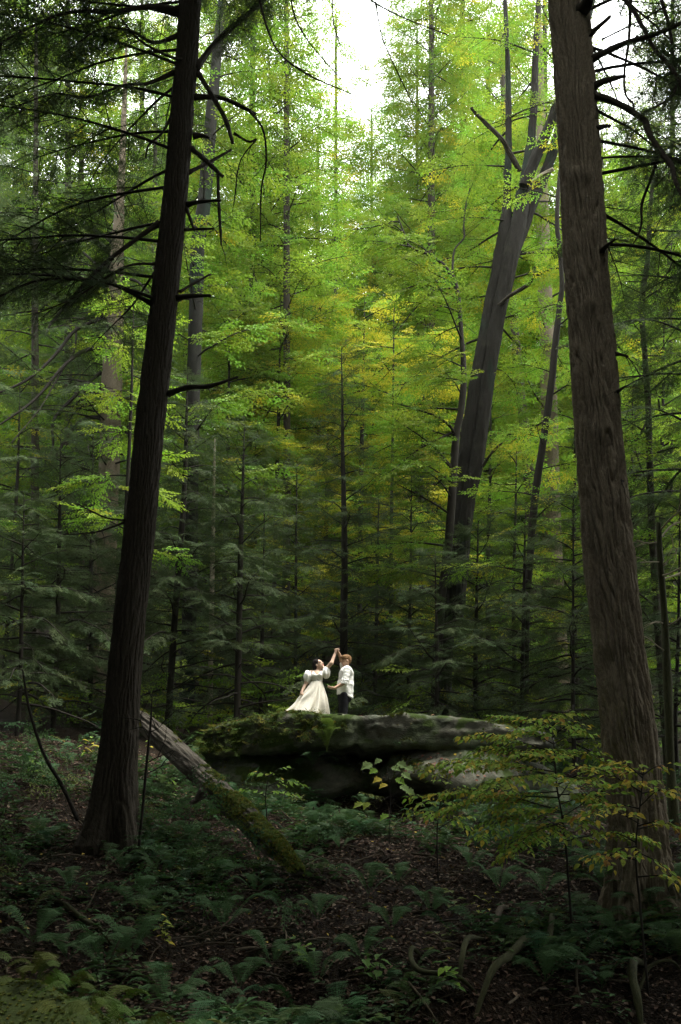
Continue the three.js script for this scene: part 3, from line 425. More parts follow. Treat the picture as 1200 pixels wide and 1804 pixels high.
youngHemlock([[660, 1245, 8], [663, 1120, 7], [665, 1000, 5], [667, 900, 2]], 28, 75, 'hemlock standing just right of the man in the white shirt', { L: 2.5 });
youngHemlock([[160, 1180, 9], [160, 1040, 8], [162, 900, 5], [164, 780, 2]], 25, 76, 'hemlock below the old misty trunk on the left slope', { L: 2.4 });
youngHemlock([[1095, 1270, 8], [1100, 1120, 7], [1104, 980, 5], [1106, 860, 2]], 23, 77, 'hemlock behind the massive ridged trunk', { L: 2.3 });
youngHemlock([[770, 1250, 8], [770, 1150, 7], [768, 1060, 4], [767, 1000, 2]], 22, 78, 'low hemlock in front of the foot of the leaning twin trunk', { L: 1.8 });

// bright saplings and leaf trees in the middle distance
const SAP = (x, y0, y1, D, w, seed, label, o) => leafy('sapling', [[x, y0, w], [x + 3, lerp(y0, y1, 0.5), w * 0.7], [x + 5, y1, 2]], D, seed, label, { mat: M.twig, seg: 7, up: 0.8, n: 26, L: 2.4, ...o });
SAP(489, 800, 560, 31, 7, 81, 'sapling with yellow-green leaves above the woman', { yellow: 0.75, geo: G.fine, y0: 8.5, n: 40, k: 1.7 });
SAP(637, 800, 560, 32, 8, 82, 'sapling with yellow and green leaves above the man', { yellow: 0.7, y0: 8.5, n: 40, k: 1.2 });
SAP(689, 960, 560, 30, 7, 83, 'thin bright green sapling between the man and the leaning twin trunk', { yellow: 0.5, k: 1.5, y0: 7.5, n: 36, L: 2.2 });
SAP(560, 860, 480, 38, 8, 84, 'green sapling with golden tint in the bright centre', { yellow: 0.6, n: 44, L: 3, y0: 9.5, k: 1.15 });
SAP(742, 900, 600, 34, 8, 85, 'sapling with orange-tinted leaves left of the leaning twin trunk', { yellow: 0.75, k: 1.3, n: 40, L: 2.4, y0: 9 });
SAP(575, 900, 640, 34, 7, 94, 'golden-green sapling just above and left of the woman', { yellow: 0.5, n: 34, L: 2.4, y0: 9, k: 1.2 });
SAP(860, 1000, 720, 29, 8, 86, 'low bright green sapling right of the leaning twin trunk', { n: 30, L: 2.3, y0: 6 });
SAP(905, 1040, 800, 26, 7, 87, 'yellow-green sapling in front of the pale straight trunk', { yellow: 0.2, n: 26, L: 2.1, y0: 5.5 });
SAP(1010, 1000, 640, 30, 9, 88, 'bright green sapling glimpsed left of the massive ridged trunk', { n: 34, L: 2.4, y0: 7 });
SAP(1165, 900, 560, 27, 8, 89, 'broad bright green sapling at the right edge above the mossy snag', { n: 44, L: 2.8, y0: 7 });
SAP(1110, 960, 700, 25, 7, 90, 'green sapling between massive ridged trunk and slim grey trunk', { n: 26, L: 2, y0: 6.5 });
SAP(400, 860, 560, 30, 8, 91, 'leafy sapling right of the dark lichen-spotted trunk', { n: 36, L: 2.6, y0: 8, k: 0.9 });
SAP(230, 740, 560, 21, 6, 92, 'bright maple sapling spray behind the big left trunk', { n: 16, L: 1.3, y0: 8.2, k: 1.05 });
SAP(30, 860, 700, 26, 6, 93, 'bright green sapling low at the left edge', { n: 18, L: 1.6, y0: 7.5, k: 0.9 });

// canopy trees further back
const BT = 'misty trees far back on the hillside';
function far(x, D, yTop, w, seed, label, o = {}) { const base = 1000; leafy(o.name ?? 'background_tree', [[x, base, w], [x + (o.lean ?? 0) * 0.5, lerp(base, yTop, 0.5), w * 0.8], [x + (o.lean ?? 0), yTop, w * 0.4]], D, seed, label, { group: o.group, up: 1, n: Math.round((o.n ?? 60) * 1.5), L: o.L ?? 4, size: o.size ?? 1.4, space: 0.42, step: 0.42, twig: 1.7, y0: o.y0 ?? EYE + prof(D) + 2, tip: 0.6, ...Object.fromEntries(Object.entries(o).filter(([k]) => k !== 'n')) }); }
far(445, 33, -150, 16, 101, 'tall bright leaf tree left of the bright gap in the canopy', { L: 4.4, k: 0.95, n: 80 });
far(505, 31, -260, 14, 129, 'tall leaf tree whose crown edges the bright gap on its left', { L: 2.7, n: 60, y0: 17 });
far(815, 45, -260, 14, 130, 'tall yellow-green leaf tree whose crown edges the bright gap on its right', { L: 3.6, n: 80, y0: 22, yellow: 0.12 });
far(560, 44, 260, 14, 102, 'leaf tree below the bright gap in the canopy', { L: 4.4, yellow: 0.25, k: 1.7 });
far(120, 34, -80, 16, 103, 'tall bright leaf tree in the upper left behind the hemlocks', { L: 4.2, k: 0.9, y0: 14, n: 60 });
far(592, 42, 40, 9, 137, 'slender tree top veiling the left of the bright gap in the canopy', { L: 2.4, n: 18, y0: 31 });
far(735, 45, 60, 9, 138, 'slender tree top veiling the right of the bright gap in the canopy', { L: 2.6, n: 20, y0: 33 });
far(655, 55, 215, 9, 139, 'small hazy tree top showing low in the bright gap', { L: 2.6, n: 18, y0: 38 });
far(760, 40, -40, 18, 104, 'tall leaf tree behind the crooked maple', { L: 4.6, n: 80, yellow: 0.06 });
far(690, 52, 330, 14, 105, 'misty leaf tree under the canopy gap, far back', { L: 4.5, size: 1.5 });
far(860, 50, 60, 18, 106, 'far leaf tree behind the leaning twin trunk', { L: 5, size: 1.5 });
far(1060, 42, 260, 16, 107, 'leaf tree behind the massive ridged trunk, far back', { L: 4.2 });
far(1180, 36, 300, 14, 108, 'pale leaf tree at the right edge below the open sky', { L: 3.6 });
far(960, 46, -60, 16, 109, 'tall canopy tree between the fork and the massive ridged trunk', { L: 4.5 });
far(330, 46, 60, 18, 110, 'far leaf tree behind the lichen-spotted trunk', { L: 5, size: 1.5, k: 0.9 });
far(470, 60, 240, 14, 111, 'hazy far leaf tree left of centre', { L: 5, size: 1.8 });
far(800, 66, 280, 14, 112, 'hazy far leaf tree right of centre', { L: 5, size: 1.8 });
function farHem(x, D, yTop, w, seed, label, o = {}) {
  const R = rng(seed), s = stemFrom([[x, 1000, w], [x + 2, lerp(1000, yTop, 0.5), w * 0.75], [x + 4, yTop, w * 0.35]], D, { up: 1 }), t = thing('tall_hemlock', s.base, label, 'tree', o.group), out = [], woods = [];
  part(t, 'trunk', stemGeo(s, { seg: 12, seed }), M.midBark); const y0 = o.y0 ?? D * 0.25, y1 = s.pts[s.pts.length - 1].y;
  limbsOn(R, s, y0, y1, o.n ?? 80, (h, i) => ({ az: i * 2.4 + R.n() * 0.4, el: R.r(-0.2, 0.25), L: lerp(o.L ?? 4, 1, Math.pow(h, 1.2)) * R.r(0.7, 1.1), droop: 0.6, from: 0.2, step: 0.4, twig: 1.3, size: 1.25, space: 0.45, skip: 0.1 }), out, woods);
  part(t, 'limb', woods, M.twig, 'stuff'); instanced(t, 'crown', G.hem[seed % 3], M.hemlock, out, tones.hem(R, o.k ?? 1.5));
}
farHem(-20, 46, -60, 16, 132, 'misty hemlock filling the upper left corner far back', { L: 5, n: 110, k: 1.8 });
far(40, 52, -20, 14, 133, 'hazy leaf tree filling the upper left behind the hemlocks', { L: 5.5, size: 1.7, n: 80 });
far(250, 50, 0, 14, 134, 'hazy leaf tree behind the old trunk and the big left trunk', { L: 5, size: 1.6, n: 80 });
far(1185, 50, -40, 14, 135, 'leaf tree filling the upper right corner far back', { L: 3.6, size: 1.6, n: 70 });
far(1085, 46, 330, 12, 136, 'leaf tree below the open sky right of the massive ridged trunk', { L: 4, size: 1.5, n: 60 });
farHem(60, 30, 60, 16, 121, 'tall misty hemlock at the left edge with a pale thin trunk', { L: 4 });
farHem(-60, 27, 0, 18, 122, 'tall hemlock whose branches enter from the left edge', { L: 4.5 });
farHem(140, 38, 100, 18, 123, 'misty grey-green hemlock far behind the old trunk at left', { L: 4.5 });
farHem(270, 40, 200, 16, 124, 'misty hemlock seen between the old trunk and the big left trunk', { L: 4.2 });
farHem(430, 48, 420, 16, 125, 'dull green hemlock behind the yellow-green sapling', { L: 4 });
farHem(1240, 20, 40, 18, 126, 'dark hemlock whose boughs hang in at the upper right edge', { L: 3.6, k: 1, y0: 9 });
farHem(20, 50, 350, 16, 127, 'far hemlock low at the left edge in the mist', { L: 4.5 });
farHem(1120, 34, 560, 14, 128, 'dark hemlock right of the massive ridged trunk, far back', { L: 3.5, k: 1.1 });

// trees that close the wood on the far slope
{ const R = rng(140); let k = 0; for (let i = 0; i < 44; i++) { const D = R.r(46, 95), x = -140 + 1480 * ((i * 0.618) % 1), yt = Math.abs(x - 650) < 90 ? R.r(400, 520) : R.r(250, 480); far(x, D, yt, 12, 150 + i, 'hazy tree closing the view on the far wooded slope', { group: BT, L: 5.5, size: 2.4, n: 40, step: 0.8, twig: 2.4, y0: ground(0, -D) + 1, mat: M.midBark, k: 0.9 }); } }
// tall trees beside, behind and above the camera that darken the foreground
{ const R = rng(200), spots = [[-5.2, 4.5], [7.5, -1.5], [-3.5, -3.5], [3.4, -4.2], [-9, -1], [9.5, -2], [0, -9], [-7, -10], [7.5, -10], [-10, 9.5], [10.4, 8.8], [12.8, 13.5], [-12.5, 15], [-15, 3], [15.5, 2], [0.5, -16], [-9, -18], [9, -17], [-13.5, 21]];
  spots.forEach(([x, D], n) => { const y = ground(x, -D), s = { pts: [V(x, y - 0.2, -D), V(x + 0.1, y + 9, -D), V(x, y + 24, -D)], rad: [0.3, 0.22, 0.05] }, t = thing('tall_hemlock', V(x, y, -D), 'tall hemlock roofing the dark foreground from outside the view', 'tree', 'hemlocks that roof the foreground outside the view'), out = [], woods = [];
    part(t, 'trunk', stemGeo(s, { seg: 12, seed: n }), M.darkBark);
    const side = Math.abs(x) > 8.5 || D < -8, low = x === 10.4 || x === 12.8 ? 8.5 : side ? 1.2 : D > 2 ? 12.5 : 8.5, reach = Math.abs(x) > 8.5 ? Math.min(5.5, Math.abs(x) - 0.36 * Math.max(0, D) * 1.1 - 1.6) : 6.2;
    limbsOn(R, s, y + low, y + 24, side ? 110 : 74, (h, i) => ({ az: i * 2.4, el: R.r(-0.1, 0.2), L: lerp(reach, 1.6, h * h * h) * R.r(0.8, 1.1), droop: 0.35, from: 0.12, step: 0.5, twig: 1.9, size: 2.3, space: 0.34 }), out, woods);
    part(t, 'limb', woods, M.twig, 'stuff'); instanced(t, 'crown', G.hem[n % 3], M.hemlock, out, tones.hem(R)); }); }
// ------------------------------------------------------------------ undergrowth on the slope beyond the rock
{
  const R = rng(300), out = [], out2 = [];
  for (let i = 0; i < 5200; i++) { const D = 22 + 34 * Math.pow(R(), 1.3), x = R.n() * D * 0.5, h = R() * R() * 2.4 + 0.1; (i % 3 ? out2 : out).push(basis(V(x, ground(x, -D) + h, -D), V(R.n(), -0.15 + R.n() * 0.3, R.n()), V(R.n() * 0.4, 1, R.n() * 0.4), R.r(0.9, 1.7))); }
  tag(instanced(scene, 'undergrowth', G.broad[2], M.leaf, out, tones.green(R, 0.08, 0.8)), 'leafy green undergrowth covering the far slope between the trunks', 'undergrowth');
  tag(instanced(scene, 'undergrowth', G.hem[0], M.hemlock, out2, tones.hem(R)), 'dark needled undergrowth covering the slope behind the rock', 'undergrowth');
}

const broadLeaf = (L, W, seed, lobes) => { const R = rng(seed), b = new MB(), prof = lobes ? [[0, 0.02], [0.08, 0.5], [0.18, 0.42], [0.3, 1], [0.4, 0.62], [0.55, 0.85], [0.68, 0.4], [1, 0]] : [[0, 0.02], [0.15, 0.55], [0.35, 1], [0.6, 0.86], [0.82, 0.42], [1, 0]]; const at2 = (t, w) => V(L * t, -L * 0.22 * t * t + Math.abs(w) * 0.25 + R.n() * 0.003, w); for (let i = 0; i < prof.length - 1; i++) for (const s of [-1, 1]) { const [a, wa] = prof[i], [c, wc] = prof[i + 1]; const m0 = at2(a, 0), m1 = at2(c, 0), e0 = at2(a, s * wa * W / 2), e1 = at2(c, s * wc * W / 2); s > 0 ? b.quad(m0, m1, e1, e0) : b.quad(m0, e0, e1, m1); } return b.geo(); };

// ------------------------------------------------------------------ the rock: overhanging slab on a ledge with a hollow below
const RT = EYE + 2.62;                                                 // level of its top
const rockN = (x, y, z) => 0.05 * (0.5 - Math.abs(noise(x * 1.6 + 3, y * 2.6, z * 1.6))) + 0.03 * (0.4 - Math.abs(noise(x * 4 + 3, y * 7, z * 4))) + 0.09 * noise(x * 0.8, y * 1.1, z * 0.8) + 0.06 * noise(x * 2.1, y * 3.4, z * 2.1) + 0.03 * noise(x * 5, y * 9, z * 5) + 0.03 * (0.3 - Math.abs(noise(x * 7 + 1, y * 16, z * 7))) + 0.02 * noise(x * 14, y * 24, z * 14) + 0.03 * Math.exp(-((noise(x * 0.7 + 2, y * 0.6, z * 0.7 + 3) / 0.03) ** 2));
const slabTop = (x) => RT + 0.03 * noise(x * 1.1, 3, 5) - 0.10 * Math.max(0, x - 1.1) - 0.055 * Math.max(0, x - 2.4) ** 2 - 0.06 * Math.max(0, -0.9 - x) - 0.16 * Math.max(0, -1.25 - x) ** 2;
function slabF(x, y, z) {
  const D = -z, front = 17.0 + 0.2 * noise(x * 0.75, 1, 2) + 0.1 * noise(x * 2.3, y * 1.2, 2) + 0.05 * (x - 0.7) ** 2 * (x > 0.7 ? 1 : 0.9) * 0.6, top = slabTop(x), bot = RT - 0.66 + 0.10 * noise(x * 0.7, 5, 1) - 0.08 * sstep(x, -0.6, -2.2);
  const cx = 0.66, dx = Math.abs(x - cx) - 3.08, dy = Math.max(y - top, bot - y), dz = Math.max(front - D, D - 24.5), k = 0.15;
  const a = Math.max(dx + k, 0), b = Math.max(dy + k, 0), c = Math.max(dz + k, 0); let d = Math.hypot(a, b, c) + Math.min(Math.max(dx, dy, dz) + k, 0) - k;
  d += 0.025 * (0.5 - Math.abs(noise(x * 0.45 + 5, y * 6.5 + 0.3 * x, z * 0.45))) + 0.022 * Math.exp(-(((y - RT + 0.27 + 0.05 * noise(x * 0.8, 2, 8)) / 0.035) ** 2)) * sstep(noise(x * 0.6, 9, z * 0.2), -0.3, 0.2) + 0.02 * Math.exp(-(((y - RT + 0.47 + 0.06 * noise(x, 4, 1)) / 0.05) ** 2));
  d += 0.08 * Math.exp(-(((x - 0.42 - 0.3 * (y - RT)) / 0.10) ** 2)) * sstep(y, RT - 0.1, RT - 0.4);      // upright cleft
  return d + rockN(x, y, z) * 0.6 + 0.022 * (0.3 - Math.abs(noise(x * 3, y * 17, z * 3))) + 0.016 * noise(x * 19, y * 26, z * 19);
}
function ledgeF(x, y, z) {
  const dome = ellips(x, y, z, [1.95, EYE + 1.36, -17.75], [1.35, 0.82, 1.15]);
  const left = smin(ellips(x, y, z, [-1.6, EYE + 1.15, -18.3], [1.15, 1.0, 1.2]), ellips(x, y, z, [-0.35, EYE + 1.5, -18.6], [1.0, 0.6, 1.1]), 0.3);
  const right = ellips(x, y, z, [3.2, EYE + 0.95, -18.6], [1.2, 1.0, 1.4]), back = rbox(x, y, z, [0.8, EYE + 1.1, -21.4], [3.0, 1.3, 2.3], 0.4);
  let d = smin(smin(dome, right, 0.25), smin(left, back, 0.3), 0.3);
  d = Math.max(d, -ellips(x, y, z, [0.75, EYE + 0.75, -17.2], [1.35, 0.72, 1.5]));                        // the dark hollow
  return d + rockN(x + 7, y, z) + 0.03 * Math.sin(y * 14 + 2 * noise(x, y, z)) * 0.5;
}
const rock = thing('boulder', V(0.75, ground(0.75, -18), -18), 'long flat overhanging rock slab the couple dances on', 'boulder');
function stoneTone(x, y, z, nx, ny, nz, o) {
  const a = 0.75 + 0.5 * fbm(x * 2.2, y * 5, z * 2.2, 3) + 0.35 * noise(x * 11, y * 15, z * 11), alg = sstep(fbm(x * 1.3 + 4, y * 1.8, z * 1.3, 4), -0.04, 0.08), m = sstep(fbm(x * 1.8, y * 2.6, z * 1.8, 5) + 0.2 * ny + 0.14 * sstep(-x, -0.4, 1.2) - 0.09 * sstep(x, 0, 1), 0.17, 0.23), d = sstep(fbm(x * 1.3 + 2, y * 0.8, z + 8, 4), 0.08, 0.2), k = sstep(fbm(x * 4 + 20, y * 4, z * 4, 4), 0.2, 0.25);
  let r = lerp(0.2, 0.13, alg) * a, g = lerp(0.195, 0.155, alg) * a, b = lerp(0.155, 0.09, alg) * a; r = lerp(r, 0.035, d * 0.7); g = lerp(g, 0.036, d * 0.7); b = lerp(b, 0.03, d * 0.7); r = lerp(r, 0.15, k * 0.7); g = lerp(g, 0.165, k * 0.7); b = lerp(b, 0.125, k * 0.7);
  o[0] = lerp(r, 0.045, m); o[1] = lerp(g, 0.07, m); o[2] = lerp(b, 0.014, m);
}
const slabG = paint(mergeGeometries([nets(slabF, V(-2.9, RT - 1.15, -19.6), V(4.2, RT + 0.3, -16.2), 0.034), nets((x, y, z) => slabF(x, y, z) + 0.01, V(-2.8, RT - 1.15, -25), V(4.2, RT + 0.35, -19.45), 0.1)]), stoneTone), ledgeG = paint(nets(ledgeF, V(-3.1, EYE + 0.0, -24), V(5.1, EYE + 2.7, -16.2), 0.055), stoneTone);
{
  const R = rng(310);
  const pick = (g, n, ok) => { const p = g.attributes.position, nn = g.attributes.normal, o = []; for (let i = 0, tries = 0; i < n && tries < n * 40; tries++) { const k = Math.floor(R() * p.count), q = V(p.getX(k) + R.n() * 0.02, p.getY(k), p.getZ(k) + R.n() * 0.02), m = V(nn.getX(k), nn.getY(k), nn.getZ(k)); if (ok(q, m)) { o.push([q, m]); i++; } } return o; };
  const tuft = (() => { const b = new MB(), Q = rng(8); for (let i = 0; i < 14; i++) { const a = i * 2.4, l = Q.r(0.5, 1); leafTo(b, V(Math.cos(a) * 0.15, 0, Math.sin(a) * 0.15), V(Math.cos(a) * 0.7, Q.r(0.5, 1.1), Math.sin(a) * 0.7).normalize(), V(-Math.cos(a), 0.6, -Math.sin(a)).normalize(), l, 0.28, 0.1); } return b.geo(); })();
  M.tuftG = tuft;
  const moss = [...pick(slabG, 3200, (q, m) => m.y > -0.1 && q.z > -19.5 && q.x < 0.2 && fbm(q.x * 1.4, q.y * 2.2, q.z * 1.4, 4) + 0.35 * (0.1 - q.x) > 0.22), ...pick(slabG, 1300, (q, m) => m.y > 0.3 && q.z > -18.5 && q.x >= 0.2 && fbm(q.x * 1.4, q.y * 2.2, q.z * 1.4, 4) > 0.16), ...pick(ledgeG, 1600, (q, m) => m.y > 0.25 && q.z > -18.7 && fbm(q.x * 1.4, q.y * 2.2, q.z * 1.4, 4) > 0.1)];
  instanced(rock, 'moss', tuft, M.moss, moss.map(([q, m]) => basis(q, V(R.n(), 0.1, R.n()), m, R.r(0.02, 0.05))), tones.green(R, 0.12, 0.7));
  const drape = pick(slabG, 520, (q, m) => q.z > -18.6 && q.x < -0.2 && m.y > -0.2 && q.y > RT - 0.42 - 0.3 * Math.max(0, -1 - q.x));
  instanced(rock, 'creeper', G.fine[0], M.nearLeaf, drape.map(([q, m]) => basis(q, V(m.x + R.n() * 0.7, -0.25 + R.n() * 0.7, m.z * 0.6 + R.n() * 0.6), V(m.x, 1, m.z), R.r(0.16, 0.36))), tones.green(R, 0.2, 0.75));
  const dead = pick(slabG, 90, (q, m) => m.y > 0.8 && q.z > -18.4).concat(pick(ledgeG, 260, (q, m) => m.y > 0.35 && q.z > -18.4 && q.x > 0.4 && q.x < 3.3));
  part(rock, 'upper_slab', slabG, M.rock); part(rock, 'lower_ledge', ledgeG, M.rock);
  const lf = broadLeaf(1, 0.55, 9); M.litterG = lf;
  tag(instanced(scene, 'fallen_leaves', lf, M.litter, dead.map(([q, m]) => basis(q.addScaledVector(m, 0.012), V(R.n(), R.n() * 0.2, R.n()), m.add(V(R.n() * 0.3, 0, R.n() * 0.3)), R.r(0.05, 0.09))), (c) => { const k = R(); k < 0.15 ? c.setRGB(0.5, 0.36, 0.06) : k < 0.5 ? c.setRGB(0.17, 0.055, 0.035) : c.setRGB(0.2, 0.12, 0.07); }), 'scattered brown and yellow leaves lying on the rock and its ledge', 'leaves');
}

// ------------------------------------------------------------------ ferns and small plants
function frond(seed, pairs = 15) { const R = rng(seed), b = new MB(), pts = []; for (let i = 0; i <= 8; i++) { const t = i / 8; pts.push(V(0.62 * t * (1 - 0.12 * t), 0.42 * Math.sin(t * 2.1) * 1.0 - 0.02, R.n() * 0.012)); } for (let i = 0; i < 8; i++) thin(b, pts[i], pts[i + 1], 0.006);
  for (let i = 0; i < pairs; i++) { const t = 0.16 + 0.84 * i / pairs, p = along(pts, t), d = dirAt(pts, t), n = V(-d.y, d.x, 0), l = 0.17 * Math.sin(Math.PI * (0.12 + 0.88 * Math.pow(1 - i / pairs, 0.9)) * 0.93 + 0.1) * (1 - 0.25 * i / pairs) + 0.01;
    for (const s of [-1, 1]) { const q = V(d.x * 0.35, d.y * 0.35 - 0.18, s).normalize(), m = Math.max(3, Math.round(l / 0.02)); for (let j = 0; j < m; j++) for (const e of [-1, 1]) { const o = p.clone().addScaledVector(q, l * (j + 0.2) / m), w = 0.034 * (1 - 0.7 * j / m); leafTo(b, o, q.clone().multiplyScalar(0.45).addScaledVector(d, e).normalize(), n, w, 0.017, 0.1); } } }
  return b.geo(); }
const FR = [frond(401), frond(402, 17), frond(403, 13)];
function fern(p, s, n, seed, label, group, o = {}) {
  const R = rng(seed), t = thing('fern', p, label, 'fern', group), a0 = R() * 6; const mat = o.mat ?? M.fern;
  for (let i = 0; i < n; i++) { const m = shadowed(new THREE.Mesh(FR[(i + seed) % 3], mat)); m.name = 'frond'; m.rotation.set(R.n() * 0.25, a0 + i * 6.283 / n + R.n() * 0.35, (o.up ?? 0) + R.n() * 0.25, 'YXZ'); m.scale.setScalar(s * R.r(0.75, 1.15)); t.add(m); }
  return t;
}
const FG = 'small ferns scattered over the dark foreground slope';
const fernAt = [[244, 1612, 0.55, 4], [395, 1640, 0.55, 5], [300, 1535, 0.45, 4], [232, 1690, 0.55, 5], [182, 1712, 0.6, 5], [335, 1482, 0.4, 5], [120, 1690, 0.5, 4], [60, 1660, 0.5, 4], [125, 1570, 0.4, 3], [215, 1540, 0.42, 4], [520, 1545, 0.5, 5], [450, 1575, 0.45, 4], [300, 1780, 0.6, 5], [420, 1745, 0.5, 4], [560, 1620, 0.5, 4], [650, 1575, 0.5, 4], [700, 1560, 0.45, 4], [760, 1610, 0.45, 4], [880, 1570, 0.5, 5], [960, 1580, 0.45, 4], [1010, 1700, 0.5, 5], [1100, 1668, 0.55, 6], [1060, 1745, 0.42, 4], [960, 1735, 0.5, 6], [1165, 1600, 0.5, 5], [640, 1700, 0.5, 4], [560, 1740, 0.5, 4], [480, 1700, 0.45, 4], [690, 1640, 0.45, 4], [830, 1530, 0.42, 4], [1185, 1690, 0.5, 5], [30, 1540, 0.4, 4], [70, 1480, 0.4, 4], [380, 1560, 0.4, 4], [600, 1500, 0.4, 4]];
const fernLabels = ['fern just below the foot of the big left trunk', 'fern at the middle of the dark slope, below the mossy log end', 'fern between the big left trunk and the mossy log', 'fern under the mossy stick at lower left', 'fern left of the arching olive-leaved plant', 'fern close against the upper side of the log, right of the dead sapling', 'fern at the left above the moss-covered corner boulder', 'leftmost large fern above the moss-covered corner boulder', "fern left of the big left trunk's foot, by the mossy stick", 'fern touching the foot of the big left trunk', 'fern below the lower end of the mossy log', 'fern left below the mossy log end', 'fern at the bottom edge right of the corner boulder', 'fern at the bottom edge near the centre', 'fern left of the hooked root, uppermost of two', 'fern at the centre of the floor below the hollow', 'fern right of centre below the smaller beech sapling', 'fern above the hooked root', 'fern under the wide beech sapling, by its stem', 'fern between the two beech sapling stems', 'fern on the litter bank at lower right above the knotted root', 'largest fern on the bank right of the diagonal root', 'fern at lower right just left of the knotted root', 'fern growing over the diagonal root', "fern at the right edge by the massive trunk's foot", 'fern left of the hooked root, right of centre at the bottom', 'fern left of the broad-leaved dark plant', 'fern above the broad-leaved dark plant at the bottom centre', "fern directly above the hooked root's left bend", 'fern below the smaller beech sapling', 'fern at the right edge below the massive trunk', 'fern at the left edge beside the reddish stick', 'fern on the left slope above the reddish stick', 'fern between the mossy stick and the log', 'fern at the mouth of the hollow, left of the bare soil'];
fernAt.forEach(([x, y, s, n], i) => fern(hit(x, y), s * 1.35, n + 1, 410 + i, fernLabels[i], FG));
[[1088, 1592, 'fern against the left side of the massive ridged trunk'], [1140, 1618, 'fern covering the front foot of the massive ridged trunk'], [1185, 1588, 'fern at the right foot of the massive ridged trunk'], [1062, 1560, 'fern between the yellowing sapling and the massive ridged trunk']].forEach(([x, y, l], i) => fern(hit(x, y), 0.85, 6, 480 + i, l, null));
fern(hit(560, 1460), 0.7, 7, 460, 'large bright fern at the right side of the mossy log end', null);
fern(hit(610, 1465), 0.6, 6, 461, 'bright fern at the mouth of the dark hollow under the rock', null);
fern(at(576, 1322, 17.0), 0.75, 6, 462, 'upright yellow-green fern growing on the face of the rock', null, { up: 0.55, mat: M.nearLeaf });
fern(at(552, 1345, 17.2), 0.6, 6, 463, 'drooping fern below the upright fern on the rock face', null, { up: -0.2 });
fern(at(640, 1420, 16.2), 0.4, 4, 464, 'small fern in shade left of the maple seedling', null);
for (const [x, y, l] of [[795, 1316, 'tiny fern on the ledge under the slab, the middle one'], [703, 1318, 'tiny fern at the left end of the pale ledge'], [838, 1322, 'tiny fern at the right end of the pale ledge']]) fern(at(x, y, 17.1), 0.22, 5, 470 + x, l, null);

// a leafy plant: stem, side twigs and leaves that are parts one by one
const LG = [broadLeaf(0.085, 0.045, 1), broadLeaf(0.075, 0.042, 2), broadLeaf(0.095, 0.05, 3)], MG = [broadLeaf(0.17, 0.16, 4, true), broadLeaf(0.15, 0.15, 5, true)];
const leafTones = { green: leafMat(0.17, 0.29, 0.035, 0.4), olive: leafMat(0.22, 0.27, 0.035, 0.4), yellow: leafMat(0.42, 0.34, 0.04, 0.4), rust: leafMat(0.28, 0.15, 0.035, 0.35), deep: leafMat(0.075, 0.15, 0.03, 0.4), pale: leafMat(0.19, 0.27, 0.09, 0.4) };
function putLeaf(t, geo, mat, p, d, n, s) { const m = shadowed(new THREE.Mesh(geo, mat)); m.name = 'leaf'; const B = basis(p.clone().sub(t.position), d, n, s); m.applyMatrix4(B); t.add(m); }
// flat beech boughs: [base point, tip point] limbs with alternate leaves
function beech(stemPts, rad, boughs, seed, label, mix, { max = 290, step = 0.036, leaf = LG, size = 1, name = 'beech_sapling', cat = 'sapling', mat = M.twig } = {}) {
  const R = rng(seed), base = V(stemPts[0].x, ground(stemPts[0].x, stemPts[0].z), stemPts[0].z), t = thing(name, base, label, cat), spots = [], woods = [];
  part(t, 'stem', tube(stemPts, rad, { seg: 7 }), mat);
  for (const [a, b, sag = 0.12, side = 0.55] of boughs) {
    const mid = a.clone().lerp(b, 0.55); mid.y += sag; const pts = [a, mid, b]; woods.push(tube(pts, [0.008, 0.005, 0.002], { seg: 4, rings: 8, cap: false }));
    const C = new THREE.CatmullRomCurve3(pts), L = C.getLength(), twigs = [[C.getPoints(12), 0.2]];
    for (let k = 0; k < Math.round(L / 0.11); k++) { const f = 0.12 + 0.8 * k / Math.max(1, Math.round(L / 0.11)), p = C.getPoint(f), d = C.getTangent(f), s = k % 2 ? 1 : -1, sd = V().crossVectors(d, UP).normalize(), dir = d.clone().multiplyScalar(0.7).addScaledVector(sd, s * side * 1.4).add(V(0, R.n() * 0.12, 0)).normalize(), l = L * 0.4 * (1.1 - f) + 0.1; const tp = limbPts(R, p, dir, l, 0.35, 5, 0.08); woods.push(tube(tp, [0.004, 0.004, 0.003, 0.003, 0.002, 0.001], { seg: 3, rings: 5, cap: false })); twigs.push([tp, 0.1]); }
    for (const [tp, f0] of twigs) { let l = 0; for (let i = 1; i < tp.length; i++) l += tp[i].distanceTo(tp[i - 1]); const n = Math.max(2, Math.round(l / step)); for (let i = 0; i < n; i++) { const f = f0 + (1 - f0) * (i + 0.8) / n, d = dirAt(tp, f), s = i % 2 ? 1 : -1, sd = V().crossVectors(d, UP).normalize(); spots.push([along(tp, f), d.clone().multiplyScalar(0.8).addScaledVector(sd, s * (i === n - 1 ? 0.1 : 0.9)).add(V(0, -0.2 + R.n() * 0.35, 0)), V(R.n() * 0.9, 1, 0.35 + R.n() * 0.8), size * R.r(0.55, 1.1)]); } }
  }
  part(t, 'bough', woods, mat, 'stuff');
  spots.sort((a, b) => b[0].z - a[0].z);
  const pickMat = () => { let k = R(); for (const [n, w] of mix) { if ((k -= w) < 0) return n; } return mix[0][0]; }, rest = [];
  spots.forEach((q, i) => { if (i < max) putLeaf(t, leaf[i % leaf.length], leafTones[pickMat()], ...q); else rest.push(basis(q[0], q[1], q[2], q[3])); });
  if (rest.length) instanced(t, 'foliage', leaf[0], M.litter, rest, (c) => c.copy(leafTones[pickMat()].color));
  return t;
}
